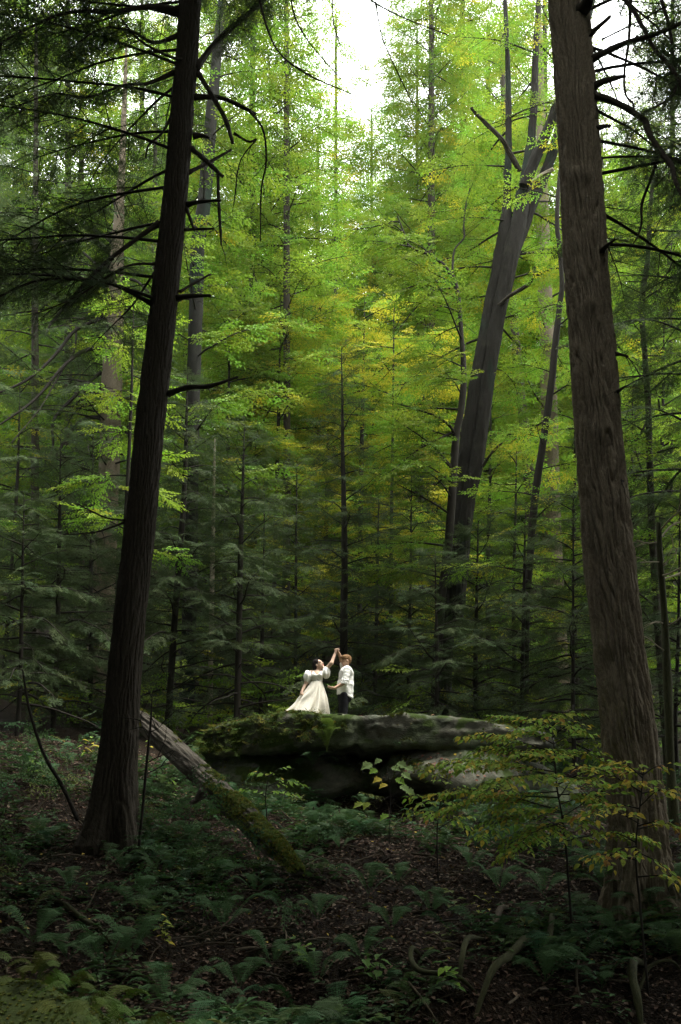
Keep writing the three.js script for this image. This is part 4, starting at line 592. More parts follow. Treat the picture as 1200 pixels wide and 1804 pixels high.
const autumn = [['green', 0.5], ['olive', 0.31], ['yellow', 0.16], ['rust', 0.03]], fresh = [['green', 0.55], ['deep', 0.3], ['olive', 0.1], ['yellow', 0.05]];
const moreBoughs = (st, n, L, seed) => { const R = rng(seed); return [...Array(n)].map((_, i) => { const t = 0.35 + 0.6 * (i + 0.5) / n, a = along(st, t), az = i * 2.4 + R.n() * 0.5, l = L * (1.3 - 1.0 * t) * R.r(0.7, 1.2); return [a, a.clone().add(V(Math.cos(az) * l - 0.15 * L, 0.3 * l * R.r(-0.7, 1), Math.sin(az) * l * 0.8)), 0.08 * l, 0.55]; }); };
const bo = (D, x0, y0, x1, y1, dd = 0, sag = 0.1, side = 0.55) => [at(x0, y0, D), at(x1, y1, D + dd), sag, side];
{
  const D = 10.8, st = [at(1004, 1585, D), at(994, 1460, D), at(981, 1385, D), at(972, 1290, D), at(955, 1262, D)]; st.unshift(V(st[0].x, ground(st[0].x, -D) - 0.05, -D));
  beech(st, [0.014, 0.013, 0.011, 0.009, 0.006, 0.003], [bo(D, 978, 1360, 740, 1358, 0.5, 0.12), bo(D, 985, 1405, 748, 1440, 0.2, 0.12), bo(D, 975, 1310, 905, 1285, -0.2, 0.03), bo(D, 972, 1300, 1030, 1290, -0.4, 0.1), bo(D, 980, 1370, 850, 1400, -0.9, 0.1), bo(D, 978, 1340, 830, 1330, 0.7, 0.1), bo(D, 988, 1430, 830, 1480, -0.5, 0.1), bo(D, 990, 1450, 900, 1500, -0.8, 0.06), bo(D, 976, 1335, 1070, 1345, 0.4, 0.08), bo(D, 984, 1400, 1080, 1420, -0.5, 0.06), bo(D, 988, 1440, 1050, 1470, -0.4, 0.06), bo(D, 977, 1350, 905, 1330, -0.7, 0.08), bo(D, 990, 1465, 870, 1520, 0.2, 0.05), ...moreBoughs(st, 20, 1.35, 77)], 500, 'wide beech sapling with green and yellow leaves spreading before the rock', autumn);
}
{
  const D = 9.8, st = [at(1128, 1600, D), at(1120, 1500, D), at(1130, 1400, D), at(1135, 1345, D)]; st.unshift(V(st[0].x, ground(st[0].x, -D) - 0.05, -D));
  beech(st, [0.012, 0.011, 0.009, 0.007, 0.003], [bo(D, 1130, 1395, 1010, 1345, -0.2, 0.05), bo(D, 1128, 1420, 1195, 1395, -0.3, 0.08), bo(D, 1125, 1450, 1030, 1440, -0.4, 0.1), bo(D, 1124, 1460, 1230, 1480, 0.1, 0.1), bo(D, 1122, 1490, 1060, 1530, -0.3, 0.06), bo(D, 1122, 1500, 1200, 1560, -0.2, 0.05), bo(D, 1132, 1370, 1080, 1340, -0.2, 0.04), bo(D, 1133, 1365, 1180, 1355, 0.1, 0.05), ...moreBoughs(st, 8, 0.75, 78)], 501, 'yellowing beech sapling in front of the foot of the massive ridged trunk', [['olive', 0.3], ['yellow', 0.35], ['green', 0.2], ['rust', 0.15]], { step: 0.06 });
}
{
  const D = 12.6, st = [at(770, 1470, D), at(775, 1420, D), at(790, 1370, D)]; st.unshift(V(st[0].x, ground(st[0].x, -D) - 0.05, -D));
  beech(st, [0.01, 0.009, 0.007, 0.003], [bo(D, 775, 1420, 715, 1440, -0.2, 0.1), bo(D, 780, 1400, 850, 1400, -0.2, 0.08), bo(D, 788, 1375, 740, 1365, 0, 0.05), bo(D, 775, 1440, 830, 1465, -0.2, 0.06), bo(D, 788, 1370, 840, 1352, 0, 0.06), ...moreBoughs(st, 7, 0.6, 79)], 502, 'smaller beech sapling at the right edge of the dark hollow', [['green', 0.5], ['olive', 0.3], ['yellow', 0.2]], { step: 0.065 });
}
{
  const D = 14.2, st = [at(470, 1440, D), at(468, 1400, D), at(475, 1362, D)]; st.unshift(V(st[0].x, ground(st[0].x, -D) - 0.05, -D));
  beech(st, [0.01, 0.009, 0.007, 0.003], [bo(D, 470, 1405, 418, 1392, 0, 0.06, 0.7), bo(D, 472, 1385, 528, 1380, -0.2, 0.06, 0.7), bo(D, 474, 1368, 440, 1362, -0.1, 0.03, 0.7), bo(D, 475, 1368, 500, 1352, 0.1, 0.03, 0.7), bo(D, 470, 1400, 515, 1400, -0.3, 0.05, 0.7)], 503, 'bright green leafy shrub right of the mossy log before the rock', fresh, { step: 0.07, leaf: [broadLeaf(0.11, 0.065, 7), broadLeaf(0.1, 0.055, 8)], name: 'leafy_shrub', cat: 'shrub' });
}
{
  const D = 13.8, st = [at(686, 1470, D), at(688, 1410, D), at(682, 1350, D)]; st.unshift(V(st[0].x, ground(st[0].x, -D) - 0.05, -D));
  const t = thing('maple_seedling', V(st[0].x, ground(st[0].x, -D), -D), 'maple seedling with pale broad leaves against the dark hollow', 'seedling'), R = rng(504);
  const woods = [tube(st, [0.007, 0.006, 0.005, 0.004], { seg: 5 })];
  [[655, 1346, 'pale'], [672, 1338, 'pale'], [700, 1344, 'pale'], [715, 1352, 'pale'], [690, 1352, 'pale'], [664, 1356, 'green'], [672, 1372, 'yellow'], [682, 1382, 'yellow'], [705, 1385, 'pale'], [715, 1392, 'pale'], [640, 1415, 'olive'], [708, 1362, 'pale'], [684, 1435, 'green'], [697, 1372, 'green'], [650, 1414, 'olive']].forEach(([x, y, m], i) => { const p = at(x, y, D - 0.15 + R.n() * 0.2), a = along(st, 0.55 + 0.4 * R()); woods.push(tube([a, p], [0.003, 0.002], { seg: 3, rings: 1, cap: false })); putLeaf(t, MG[i % 2], leafTones[m], p, V(Math.sign(x - 686) * 0.7 + R.n() * 0.4, -0.35 + R.n() * 0.2, 0.5), V(R.n() * 0.4, 0.8, 0.6), R.r(0.8, 1.1)); });
  part(t, 'stem', woods, M.twig);
}
// low plants by the log and along the left slope
function lowPlant(px, py, h, n, seed, label, mix, geo = LG, name = 'low_plant', cat = 'plant', sc = 1.2) {
  const R = rng(seed), p = hit(px, py), t = thing(name, p, label, cat), woods = [];
  for (let i = 0; i < 3; i++) { const top = p.clone().add(V(R.n() * h * 0.5, h * R.r(0.7, 1.1), R.n() * h * 0.5)), pts = [p.clone(), p.clone().lerp(top, 0.5).add(V(R.n() * 0.03, 0, 0)), top]; woods.push(tube(pts, [0.004, 0.003, 0.002], { seg: 4, rings: 4, cap: false })); for (let k = 0; k < n / 3; k++) { const q = along(pts, 0.3 + 0.7 * (k + 1) / (n / 3)), a = k * 2.4 + R() * 2; putLeaf(t, geo[k % geo.length], leafTones[mix[Math.floor(R() * mix.length)]], q, V(Math.cos(a), R.n() * 0.3 - 0.1, Math.sin(a)), V(R.n() * 0.3, 1, 0.3), sc * R.r(0.8, 1.4)); } }
  part(t, 'stem', woods, M.twig); return t;
}
lowPlant(158, 1345, 0.5, 18, 520, 'yellow-green plant just left of the foot of the big left trunk', ['green', 'olive', 'yellow']);
lowPlant(262, 1330, 0.5, 18, 521, 'yellow-flecked plant between the big left trunk and the log', ['olive', 'yellow', 'green']);
lowPlant(55, 1385, 0.5, 18, 522, 'leafy green plant on the left slope among brown leaves', ['green', 'deep', 'deep']);
lowPlant(300, 1415, 0.35, 15, 523, 'pale-leaved plant left of the bare part of the log', ['pale', 'deep', 'green']);
lowPlant(400, 1425, 0.3, 15, 524, 'small leafy plant on the mossy middle of the log', ['green', 'green', 'pale']);
lowPlant(150, 1275, 0.6, 21, 525, 'tall green plant behind the big left trunk at its left side', ['green', 'deep']);
lowPlant(60, 1290, 0.6, 21, 526, 'yellow-leaved plant high on the left slope', ['olive', 'yellow', 'deep']);
lowPlant(850, 1635, 0.35, 9, 527, 'plant with a few yellow leaves above the bare roots', ['yellow', 'olive', 'olive'], LG, 'low_plant', 'plant', 0.75);
lowPlant(800, 1765, 0.35, 15, 528, 'small green plant beside the moss-covered root at the bottom', ['deep', 'green']);
lowPlant(300, 1690, 0.35, 24, 529, 'low arching plant with olive leaves in the lower left foreground', ['olive', 'yellow', 'olive'], LG, 'low_plant', 'plant', 0.8);
lowPlant(530, 1715, 0.3, 15, 530, 'broad-leaved dark plant at the bottom centre', ['deep', 'green'], MG, 'low_plant', 'plant', 0.6);
lowPlant(660, 1740, 0.3, 15, 531, 'dark leafy plant right of the bottom centre', ['deep'], LG, 'low_plant', 'plant', 1.3);
lowPlant(625, 1290, 0.25, 9, 532, 'tiny plant sprouting in the cleft of the rock', ['green', 'deep']).position.copy(at(598, 1302, 17.1));

// ground cover and leaf litter
{
  const R = rng(600), cov = [], cov2 = [], lit = [], b = new MB(); for (let i = 0; i < 7; i++) { const a = i * 2.4, q = rng(i + 60); leafTo(b, V(Math.cos(a) * 0.02, q.r(0.03, 0.12), Math.sin(a) * 0.02), V(Math.cos(a), q.r(-0.1, 0.4), Math.sin(a)).normalize(), UP, q.r(0.05, 0.08), 0.036, 0.15); } const sprig = b.geo();
  for (let i = 0; i < 22000; i++) { const D = 5.5 + 15 * R(), x = R.n() * 9, p = V(x, ground(x, -D), -D), dens = fbm(x * 0.6 + 3, 1, D * 0.6, 3); if (dens < -0.05 + R() * 0.35) continue; (i % 5 ? cov : cov2).push(basis(p, V(R.n(), 0, R.n()), V(R.n() * 0.3, 1, R.n() * 0.3), R.r(0.8, 2.0))); }
  tag(instanced(scene, 'ground_cover', sprig, M.cover, cov, tones.green(R, 0.05)), 'low green seedlings covering the dark forest floor', 'ground cover');
  tag(instanced(scene, 'ground_cover', FR[2], M.fern, cov2.map((q) => { const s = new THREE.Matrix4().makeScale(0.4, 0.4, 0.4); return q.clone().multiply(s); }), tones.green(R, 0.02, 0.9)), 'tiny fern fronds sprouting among the leaf litter', 'ground cover');
  for (let i = 0; i < 60000; i++) { const D = 8.2 + 12 * R(), x = R.n() * 8, p = V(x, ground(x, -D) + 0.012 + R() * 0.02, -D); lit.push(basis(p, V(R.n(), R.n() * 0.3, R.n()), V(R.n() * 0.5, 1, R.n() * 0.5), R.r(0.04, 0.072))); }
  { const tw = [], sg = tube([V(-0.5, 0, 0), V(-0.1, 0.04, 0.05), V(0.5, 0, 0)], [0.02, 0.022, 0.01], { seg: 5, rings: 5 }); for (let i = 0; i < 2600; i++) { const D = 6 + 14 * R(), x = R.n() * 8, p = V(x, ground(x, -D) + 0.02, -D); tw.push(basis(p, V(R.n(), R.n() * 0.25, R.n()), V(R.n() * 0.4, 1, R.n() * 0.4), R.r(0.12, 0.6))); } tag(instanced(scene, 'twigs', sg, M.rootBark, tw, (c) => { const v = R.r(0.5, 1.5); c.setRGB(v, v, v); }), 'small broken twigs strewn over the dark forest floor', 'twigs');
    const bush = []; for (let i = 0; i < 1500; i++) { const D = 11 + 9 * R(), x = i % 3 ? -1.2 - Math.abs(R.n()) * 6 : 0.4 + R.n() * 7; if (fbm(x * 0.5 + 9, 2, D * 0.5, 2) < R() * 0.3 - 0.05) continue; bush.push(basis(V(x, ground(x, -D) + R() * R() * 0.7 + 0.05, -D), V(R.n(), R.n() * 0.5 - 0.1, R.n()), V(R.n() * 0.5, 1, R.n() * 0.5), R.r(0.5, 1))); } tag(instanced(scene, 'ground_cover', G.fine[1], M.cover, bush, tones.green(R, 0.12, 1.1)), 'bushy leafy growth along the left bank and below the rock', 'ground cover'); }
  tag(instanced(scene, 'leaf_litter', M.litterG, M.litter, lit, (c, i, q) => { const near = q.elements[14] > -10.2, k = near ? 0.02 + 0.85 * R() : R(), v = 0.6 + R() * 0.8; k < 0.02 ? c.setRGB(0.3, 0.22, 0.04) : k < 0.5 ? c.setRGB(0.07 * v, 0.042 * v, 0.028 * v) : k < 0.88 ? c.setRGB(0.1 * v, 0.066 * v, 0.045 * v) : c.setRGB(0.14 * v, 0.108 * v, 0.075 * v); }), 'brown fallen leaves strewn over the forest floor', 'leaves');
}

// ------------------------------------------------------------------ fallen log, snag, sticks and roots
{
  const R = rng(700), l = [[238, 1262, 44, 16.6], [275, 1292, 52, 16], [330, 1342, 56, 15.2], [385, 1395, 58, 14.2], [430, 1438, 60, 13.4], [480, 1488, 58, 12.5], [528, 1528, 40, 11.8]], pts = l.map(([x, y, w, D]) => { const p = at(x, y, D); p.y = Math.max(p.y, ground(p.x, p.z) + 0.12); return p; }), rad = l.map(([x, y, w, D], i) => w * (i > 5 ? 0.5 : 0.72) / 2 / FPX * depthT(y, D)); pts[6].y -= 0.06;
  const g = tube(pts, rad, { seg: 60, rings: 200, disp: (a, s, r) => { const k = noise(Math.cos(a) * 4.5, s * 0.9, Math.sin(a) * 4.5); return -0.022 * Math.exp(-((k / 0.14) ** 2)) + 0.025 * noise(Math.cos(a) * 1.5, s * 1.3, Math.sin(a) * 1.5) + 0.01 * noise(Math.cos(a) * 12, s * 5, Math.sin(a) * 12); } });
  const mossy = (x, y, z) => sstep(fbm(x * 1.6, y * 2, z * 1.6, 3) + 0.26 * sstep(-z, 14.4, 13.0) - 0.03, 0.05, 0.12);
  paint(g, (x, y, z, nx, ny, nz, o) => { const m = mossy(x, y, z) * sstep(ny, -0.1, 0.35), w = sstep(fbm(x * 2 + 5, y * 2, z * 2, 3), -0.15, 0.15), v = 0.9 + 0.4 * noise(x * 6, y * 6, z * 6); o[0] = lerp(lerp(0.055, 0.135, w) * v, 0.05, m); o[1] = lerp(lerp(0.047, 0.123, w) * v, 0.066, m); o[2] = lerp(lerp(0.037, 0.102, w) * v, 0.016, m); });
  const t = thing('fallen_log', pts[4].clone(), 'grey weathered fallen log lying diagonally, its lower end mossy', 'log'), p = g.attributes.position, nn = g.attributes.normal, tufts = [];
  for (let i = 0; i < 12000 && tufts.length < 2600; i++) { const k = Math.floor(R() * p.count), q = V(p.getX(k), p.getY(k), p.getZ(k)), n = V(nn.getX(k), nn.getY(k), nn.getZ(k)); if (n.y > 0.15 && mossy(q.x, q.y, q.z) > 0.6) tufts.push(basis(q, V(R.n(), 0, R.n()), n, R.r(0.02, 0.045))); }
  part(t, 'bark', g, M.log); instanced(t, 'moss', M.tuftG, M.moss, tufts, tones.green(R, 0.1, 0.8));
  pxLimbs(t, 13.3, [[lb([360, 1395, 14], [345, 1410, 10], [335, 1415, 6]), -0.1]], M.darkBark);
}
{
  const R = rng(710), D = 14.5, s = stemFrom([[1181, 1350, 17], [1176, 1200, 15], [1169, 1060, 12], [1163, 980, 11], [1160, 922, 9]], D), t = thing('dead_snag', s.base, 'broken mossy dead stem with bare twisted twigs at the right edge', 'snag');
  part(t, 'trunk', stemGeo(s, { seg: 10, rough: 0.2 }), M.mossBark);
  pxLimbs(t, D, [[lb([1163, 935, 3], [1180, 915, 3], [1205, 895, 2]), -0.4], [lb([1162, 950, 3], [1185, 925, 3], [1215, 915, 2]), 0.3], [lb([1166, 1015, 4], [1180, 1010, 3], [1210, 995, 3]), -0.4], [lb([1167, 1020, 3], [1185, 1015, 3], [1200, 1008, 2]), 0.3], [lb([1172, 1105, 3], [1190, 1095, 3], [1212, 1075, 2]), -0.3], [lb([1162, 955, 3], [1140, 957, 3], [1122, 952, 2]), 0], [lb([1164, 990, 2], [1148, 990, 2], [1128, 991, 2]), -0.3], [lb([1172, 1100, 3], [1158, 1095, 2], [1145, 1100, 2]), -0.2], [lb([1175, 1150, 3], [1155, 1135, 2], [1143, 1125, 2]), -0.2], [lb([1165, 1000, 3], [1180, 985, 2], [1192, 970, 2], [1186, 962, 1]), -0.3]], M.paleWood);
}
function stick(name, label, cat, list, D, mat, dd = 0, group) { const { pts, rad } = pxBranch(list, D, D + dd), t = thing(name, pts[0].clone(), label, cat, group); part(t, 'wood', tube(pts, rad, { seg: 8, rings: pts.length * 7, disp: (a, s, r) => r * 0.22 * noise(Math.cos(a) * 2, s * 6, Math.sin(a) * 2) }), mat); return t; }
stick('dead_branch', 'thin bare dark stem leaning at the far left of the slope', 'branch', [[137, 1445, 8], [110, 1385, 7], [78, 1330, 6], [52, 1250, 5], [40, 1180, 3]], 12.4, M.twig);
{ const t = stick('dead_sapling', 'thin dead sapling standing just right of the big left trunk', 'sapling', [[245, 1490, 5], [252, 1420, 5], [260, 1330, 5], [266, 1270, 4], [268, 1228, 2]], 12.2, M.twig); pxLimbs(t, 12.2, [[lb([258, 1345, 2], [275, 1335, 2], [305, 1322, 1]), -0.2], [lb([256, 1365, 2], [285, 1350, 2], [322, 1335, 1]), 0.3], [lb([262, 1300, 2], [252, 1280, 2], [246, 1262, 1]), 0.2], [lb([264, 1290, 2], [280, 1282, 1], [296, 1262, 1]), -0.2]], M.twig); }
const onG = (l, lift = 0.03) => { const pts = [], rad = []; for (const [x, y, w, up = 0] of l) { const p = hit(x, y); rad.push(w / 2 / FPX * depthT(y, -p.z)); p.y += lift * 0.6 + up; pts.push(p); } const n = pts.length; pts[0].y -= 0.1; pts[n - 1].y -= 0.14; rad[0] *= 0.8; rad[n - 1] *= 0.5; return { pts, rad }; };
function root(name, label, cat, l, mat, lift = 0.05) { const { pts, rad } = onG(l, lift), t = thing(name, pts[0].clone(), label, cat); part(t, name === 'root' ? 'bark' : 'wood', tube(pts, rad, { seg: 12, rings: pts.length * 12, disp: (a, s, r) => r * 0.3 * noise(Math.cos(a) * 2, s * 5, Math.sin(a) * 2) + r * 0.12 * noise(Math.cos(a) * 6, s * 9, Math.sin(a) * 6) }), mat); return t; }
root('dead_branch', 'mossy fallen stick lying in the lower left foreground', 'branch', [[83, 1578, 9], [110, 1600, 10], [150, 1628, 10], [185, 1655, 9], [220, 1678, 8]], M.mossBark);
root('root', 'thick mossy root running diagonally down the bottom right bank', 'root', [[972, 1668, 12, 0.1], [936, 1684, 14, 0.12], [899, 1716, 14, 0.12], [868, 1750, 13, 0.1], [830, 1800, 12, 0.05]], M.mossBark);
root('root', 'pale bare root leaning up the bank under the ferns', 'root', [[893, 1606, 9, 0.1], [882, 1638, 11, 0.16], [866, 1666, 12, 0.05]], M.rootBark);
root('root', 'upright root dropping from the ferns beside the diagonal one', 'root', [[973, 1618, 9, 0.1], [975, 1660, 11, 0.18], [967, 1700, 10, 0.1], [955, 1725, 8]], M.mossBark);
root('root', 'dark root curving down at the left of the hollow bank', 'root', [[850, 1663, 8, 0.1], [826, 1690, 10, 0.15], [815, 1718, 10, 0.1], [806, 1740, 8]], M.mossBark);
root('root', 'hooked root looping round at the bottom right of centre', 'root', [[740, 1690, 7, 0.1], [727, 1705, 9, 0.12], [725, 1722, 10, 0.1], [738, 1742, 9, 0.1], [765, 1752, 9, 0.12], [810, 1755, 8, 0.1], [860, 1756, 7]], M.mossBark);
root('root', 'knotted mossy root standing at the bottom right edge', 'root', [[1132, 1705, 12, 0.1], [1120, 1735, 15, 0.16], [1118, 1762, 16, 0.16], [1126, 1790, 15, 0.1], [1132, 1820, 12]], M.mossBark);
root('root', 'thin root crossing between the pale root and the diagonal one', 'root', [[860, 1668, 4, 0.06], [900, 1672, 5, 0.1], [950, 1676, 5, 0.1], [1000, 1660, 4, 0.05]], M.twig);
root('root', 'thin root climbing right from the knotted one', 'root', [[1125, 1755, 7, 0.1], [1150, 1735, 6, 0.1], [1185, 1722, 5, 0.1], [1210, 1708, 4]], M.mossBark);
root('dead_branch', 'reddish stick lying at the left edge', 'branch', [[-5, 1540, 5], [4, 1528, 5], [12, 1515, 4]], M.rootBark);
{
  const R = rng(720), c = [-1.9, EYE - 1.2, -5.9], F = (x, y, z) => ellips(x, y, z, c, [0.95, 0.62, 0.8]) + 0.09 * noise(x * 2.2, y * 2.2, z * 2.2) + 0.03 * noise(x * 7, y * 7, z * 7), g = paint(nets(F, V(-3.2, EYE - 2.1, -7), V(-0.8, EYE - 0.4, -4.9), 0.035), (x, y, z, a, b, d, o) => { const v = 0.8 + 0.5 * noise(x * 8, y * 8, z * 8); o[0] = 0.035 * v; o[1] = 0.05 * v; o[2] = 0.012 * v; });
  const t = thing('mossy_boulder', V(c[0], ground(c[0], c[2]), c[2]), 'moss-covered boulder with feathery fronds in the bottom left corner', 'boulder'), p = g.attributes.position, nn = g.attributes.normal, a = [], b = [];
  for (let i = 0; i < 11000; i++) { const k = Math.floor(R() * p.count), q = V(p.getX(k), p.getY(k), p.getZ(k)), n = V(nn.getX(k), nn.getY(k), nn.getZ(k)); if (n.y > 0) (i % 45 ? a : b).push(i % 45 ? basis(q, V(R.n(), 0, R.n()), n, R.r(0.012, 0.024)) : basis(q, V(0.6 + R.n(), -0.1, 0.3 + R.n()), n, R.r(0.28, 0.5))); }
  part(t, 'stone', g, M.rock); instanced(t, 'moss', M.tuftG, M.moss, a, tones.green(R, 0.05, 0.55)); instanced(t, 'fronds', FR[0], M.nearLeaf, b, tones.green(R, 0.03, 0.4));
}

// ------------------------------------------------------------------ the dancing couple
{
  const PD = 20.6, PX = at(560.25, 1240, PD).x, O = V(PX, 0, -PD); { let y = RT + 0.4; while (slabF(O.x, y, O.z) > 0 && y > RT - 0.5) y -= 0.01; O.y = y; }
  const skin = S({ vertexColors: true, color: rgb(1, 1, 1), roughness: 0.55 }), cap = capsule;
  const field = (list, k) => (x, y, z) => { let d = 1e3; for (const [a, b, ra, rb, kk] of list) d = smin(d, cap(x, y, z, a, b, ra, rb), kk ?? k); return d; };
  const move = (g, off = O) => g.translate(off.x, off.y, off.z);
  // hand: palm plus five bent fingers; w wrist, d direction, n back-of-hand normal, curl of the fingers
  function hand(w, d, n, curl, side) {
    const D = V(...d).normalize(), N = V(...n); N.addScaledVector(D, -N.dot(D)).normalize(); const Sd = V().crossVectors(D, N).multiplyScalar(side), W = V(...w), P = (f, s, u) => W.clone().addScaledVector(D, f).addScaledVector(Sd, s).addScaledVector(N, u).toArray(), l = [];
    for (const s of [-0.026, -0.009, 0.009, 0.026]) l.push([P(0, s * 0.7, 0), P(0.078, s, 0), 0.019, 0.016, 0.012]);
    const len = [0.07, 0.08, 0.075, 0.058];
    len.forEach((L, i) => { const s = [-0.029, -0.01, 0.01, 0.028][i]; let f = 0.082, u = 0, a = -curl * 0.4, prev = P(f, s, u); [0.42, 0.32, 0.26].forEach((q, j) => { a -= curl * (0.5 + 0.2 * j); f += Math.cos(a) * L * q; u += Math.sin(a) * L * q; const nx = P(f, s * (1 + 0.12 * (j + 1)), u); l.push([prev, nx, 0.0092 - j * 0.001, 0.0086 - j * 0.001, 0.006]); prev = nx; }); });
    l.push([P(0.015, -0.02, -0.005), P(0.05, -0.05, -0.018), 0.015, 0.012, 0.008], [P(0.05, -0.05, -0.018), P(0.085, -0.052 + curl * 0.02, -0.03), 0.011, 0.009, 0.006]);
    return l;
  }
  function handGeo(l) { const f = field(l, 0.006), lo = V(9, 9, 9), hi = V(-9, -9, -9); for (const [a, b] of l) for (const q of [a, b]) { lo.min(V(...q)); hi.max(V(...q)); } return nets(f, lo.addScalar(-0.03), hi.addScalar(0.03), 0.0045); }
  // head at c, looking along f, crown along u
  function headField(c, f, u) {
    const F = V(...f).normalize(), U = V(...u); U.addScaledVector(F, -U.dot(F)).normalize(); const Sx = V().crossVectors(U, F), C = V(...c), L = (p) => [p.dot(Sx), p.dot(U), p.dot(F)];
    const fn = (x, y, z) => {
      const [a, b, d] = L(V(x, y, z).sub(C)), q = Math.abs(a);
      let s = ellips(a, b, d, [0, 0.03, -0.012], [0.073, 0.088, 0.092]); s = smin(s, ellips(a, b, d, [0, -0.045, 0.03], [0.054, 0.07, 0.058]), 0.03);
      s = smin(s, cap(a, b, d, [0, 0.012, 0.082], [0, -0.024, 0.1], 0.008, 0.013), 0.012); s = smin(s, cap(a, b, d, [-0.018, -0.024, 0.088], [0.018, -0.024, 0.088], 0.008, 0.008), 0.008);
      s = smin(s, cap(a, b, d, [-0.02, -0.055, 0.08], [0.02, -0.055, 0.08], 0.008, 0.008), 0.008); s = smin(s, ellips(a, b, d, [0, -0.098, 0.062], [0.024, 0.018, 0.02]), 0.02);
      s = smin(s, cap(q, b, d, [0.014, 0.03, 0.08], [0.045, 0.03, 0.066], 0.009, 0.008), 0.012); s = Math.max(s, -ellips(q, b, d, [0.03, 0.012, 0.088], [0.014, 0.009, 0.012])); s = smin(s, ellips(q, b, d, [0.03, 0.011, 0.072], [0.012, 0.010, 0.011]), 0.002);
      s = Math.max(s, -cap(a, b, d, [-0.022, -0.0565, 0.094], [0.022, -0.0565, 0.094], 0.003, 0.003));
      s = smin(s, ellips(q, b, d, [0.076, -0.002, -0.008], [0.012, 0.032, 0.02]), 0.006); return s;
    };
    const W = (a, b, d) => C.clone().addScaledVector(Sx, a).addScaledVector(U, b).addScaledVector(F, d); return { fn, L: (x, y, z) => L(V(x, y, z).sub(C)), W };
  }
  const faceTone = (H, base) => (x, y, z, a, b, c, o) => { const [p, q, r] = H.L(x, y, z), lip = r > 0.06 && Math.abs(q + 0.056) < 0.012 && Math.abs(p) < 0.026, brow = r > 0.05 && Math.abs(q - 0.034) < 0.006 && Math.abs(Math.abs(p) - 0.032) < 0.02, k = 0.95 + 0.1 * noise(x * 30, y * 30, z * 30); o[0] = base[0] * k; o[1] = base[1] * k; o[2] = base[2] * k; if (lip) { o[0] = base[0] * 0.75; o[1] = base[1] * 0.4; o[2] = base[2] * 0.42; } if (brow) { o[0] = 0.05; o[1] = 0.03; o[2] = 0.02; } };
  const plain = (c) => (x, y, z, a, b, d, o) => { const k = 0.94 + 0.12 * noise(x * 14, y * 14, z * 14); o[0] = c[0] * k; o[1] = c[1] * k; o[2] = c[2] * k; };
  const strip = (g) => { g.deleteAttribute('uv'); return g; };
  function person(O, label, body, hands, H, tone, box) {
    const t = thing('person', O, label, 'person');
    const neck = field(body, 0.03), g = strip(paint(nets((x, y, z) => smin(neck(x, y, z), H.fn(x, y, z) + 0.004, 0.015), box[0], box[1], 0.012), plain(tone))), parts = [g];
    for (const h of hands) parts.push(strip(paint(handGeo(h), plain(tone))));
    const c = H.W(0, 0, 0); parts.push(strip(paint(nets(H.fn, c.clone().addScalar(-0.17), c.clone().addScalar(0.17), 0.005), faceTone(H, tone))));
    part(t, 'body', move(mergeGeometries(parts), O), skin);
    const eyes = [-1, 1].map((s) => new THREE.SphereGeometry(0.0085, 10, 8).translate(...H.W(s * 0.03, 0.011, 0.0775).toArray()));
    part(t, 'eyes', move(mergeGeometries(eyes), O), S({ color: rgb(0.03, 0.02, 0.015), roughness: 0.2 })); return t;
  }
  const hairM = (r, g, b) => S({ color: rgb(r, g, b), roughness: 0.85 });
  // the woman
  {
    const T = [0.62, 0.43, 0.32], H = headField([0.012, 1.56, 0.0], [0.72, 0.42, 0.5], [-0.42, 0.85, 0]);
    const sR = [-0.155, 1.395, 0.0], eR = [-0.245, 1.17, 0.03], wR = [-0.325, 1.0, 0.1], sL = [0.115, 1.41, 0.0], eL = [0.277, 1.57, 0.1], wL = [0.357, 1.80, 0.04];
    const body = [[[-0.02, 1.36, 0], [0.005, 1.49, 0.005], 0.05, 0.046], [[-0.1, 1.385, 0], [0.07, 1.395, 0], 0.055, 0.055], [[-0.02, 1.33, 0], [-0.02, 1.18, 0], 0.105, 0.092], [[-0.02, 1.18, 0], [-0.04, 0.95, 0], 0.095, 0.13], [sR, eR, 0.047, 0.038], [eR, wR, 0.038, 0.025], [sL, eL, 0.047, 0.038], [eL, wL, 0.037, 0.025], [[-0.1, 0.9, 0], [-0.1, 0.48, 0.02], 0.085, 0.055], [[-0.1, 0.48, 0.02], [-0.1, 0.08, 0], 0.055, 0.038], [[0.02, 0.9, 0], [0.04, 0.48, 0.03], 0.085, 0.055], [[0.04, 0.48, 0.03], [0.05, 0.08, 0.02], 0.055, 0.038], [[-0.1, 0.05, 0], [-0.1, 0.035, 0.14], 0.038, 0.028], [[0.05, 0.05, 0.02], [0.07, 0.035, 0.16], 0.038, 0.028]];
    const hands = [hand(wR, [-0.25, -0.85, 0.25], [-0.8, 0.2, 0.5], 1.5, -1), hand(wL, [0.25, 0.95, 0.0], [-0.9, 0.25, 0.3], 1.0, 1)];
    const t = person(O, 'woman in a long cream puff-sleeved dress, one arm raised, holding her skirt', body, hands, H, T, [V(-0.5, 0, -0.25), V(0.5, 1.95, 0.32)]);
    const cream = S({ color: rgb(0.82, 0.8, 0.75), roughness: 0.85, bumpMap: earthTone, bumpScale: 0.004, side: THREE.DoubleSide });
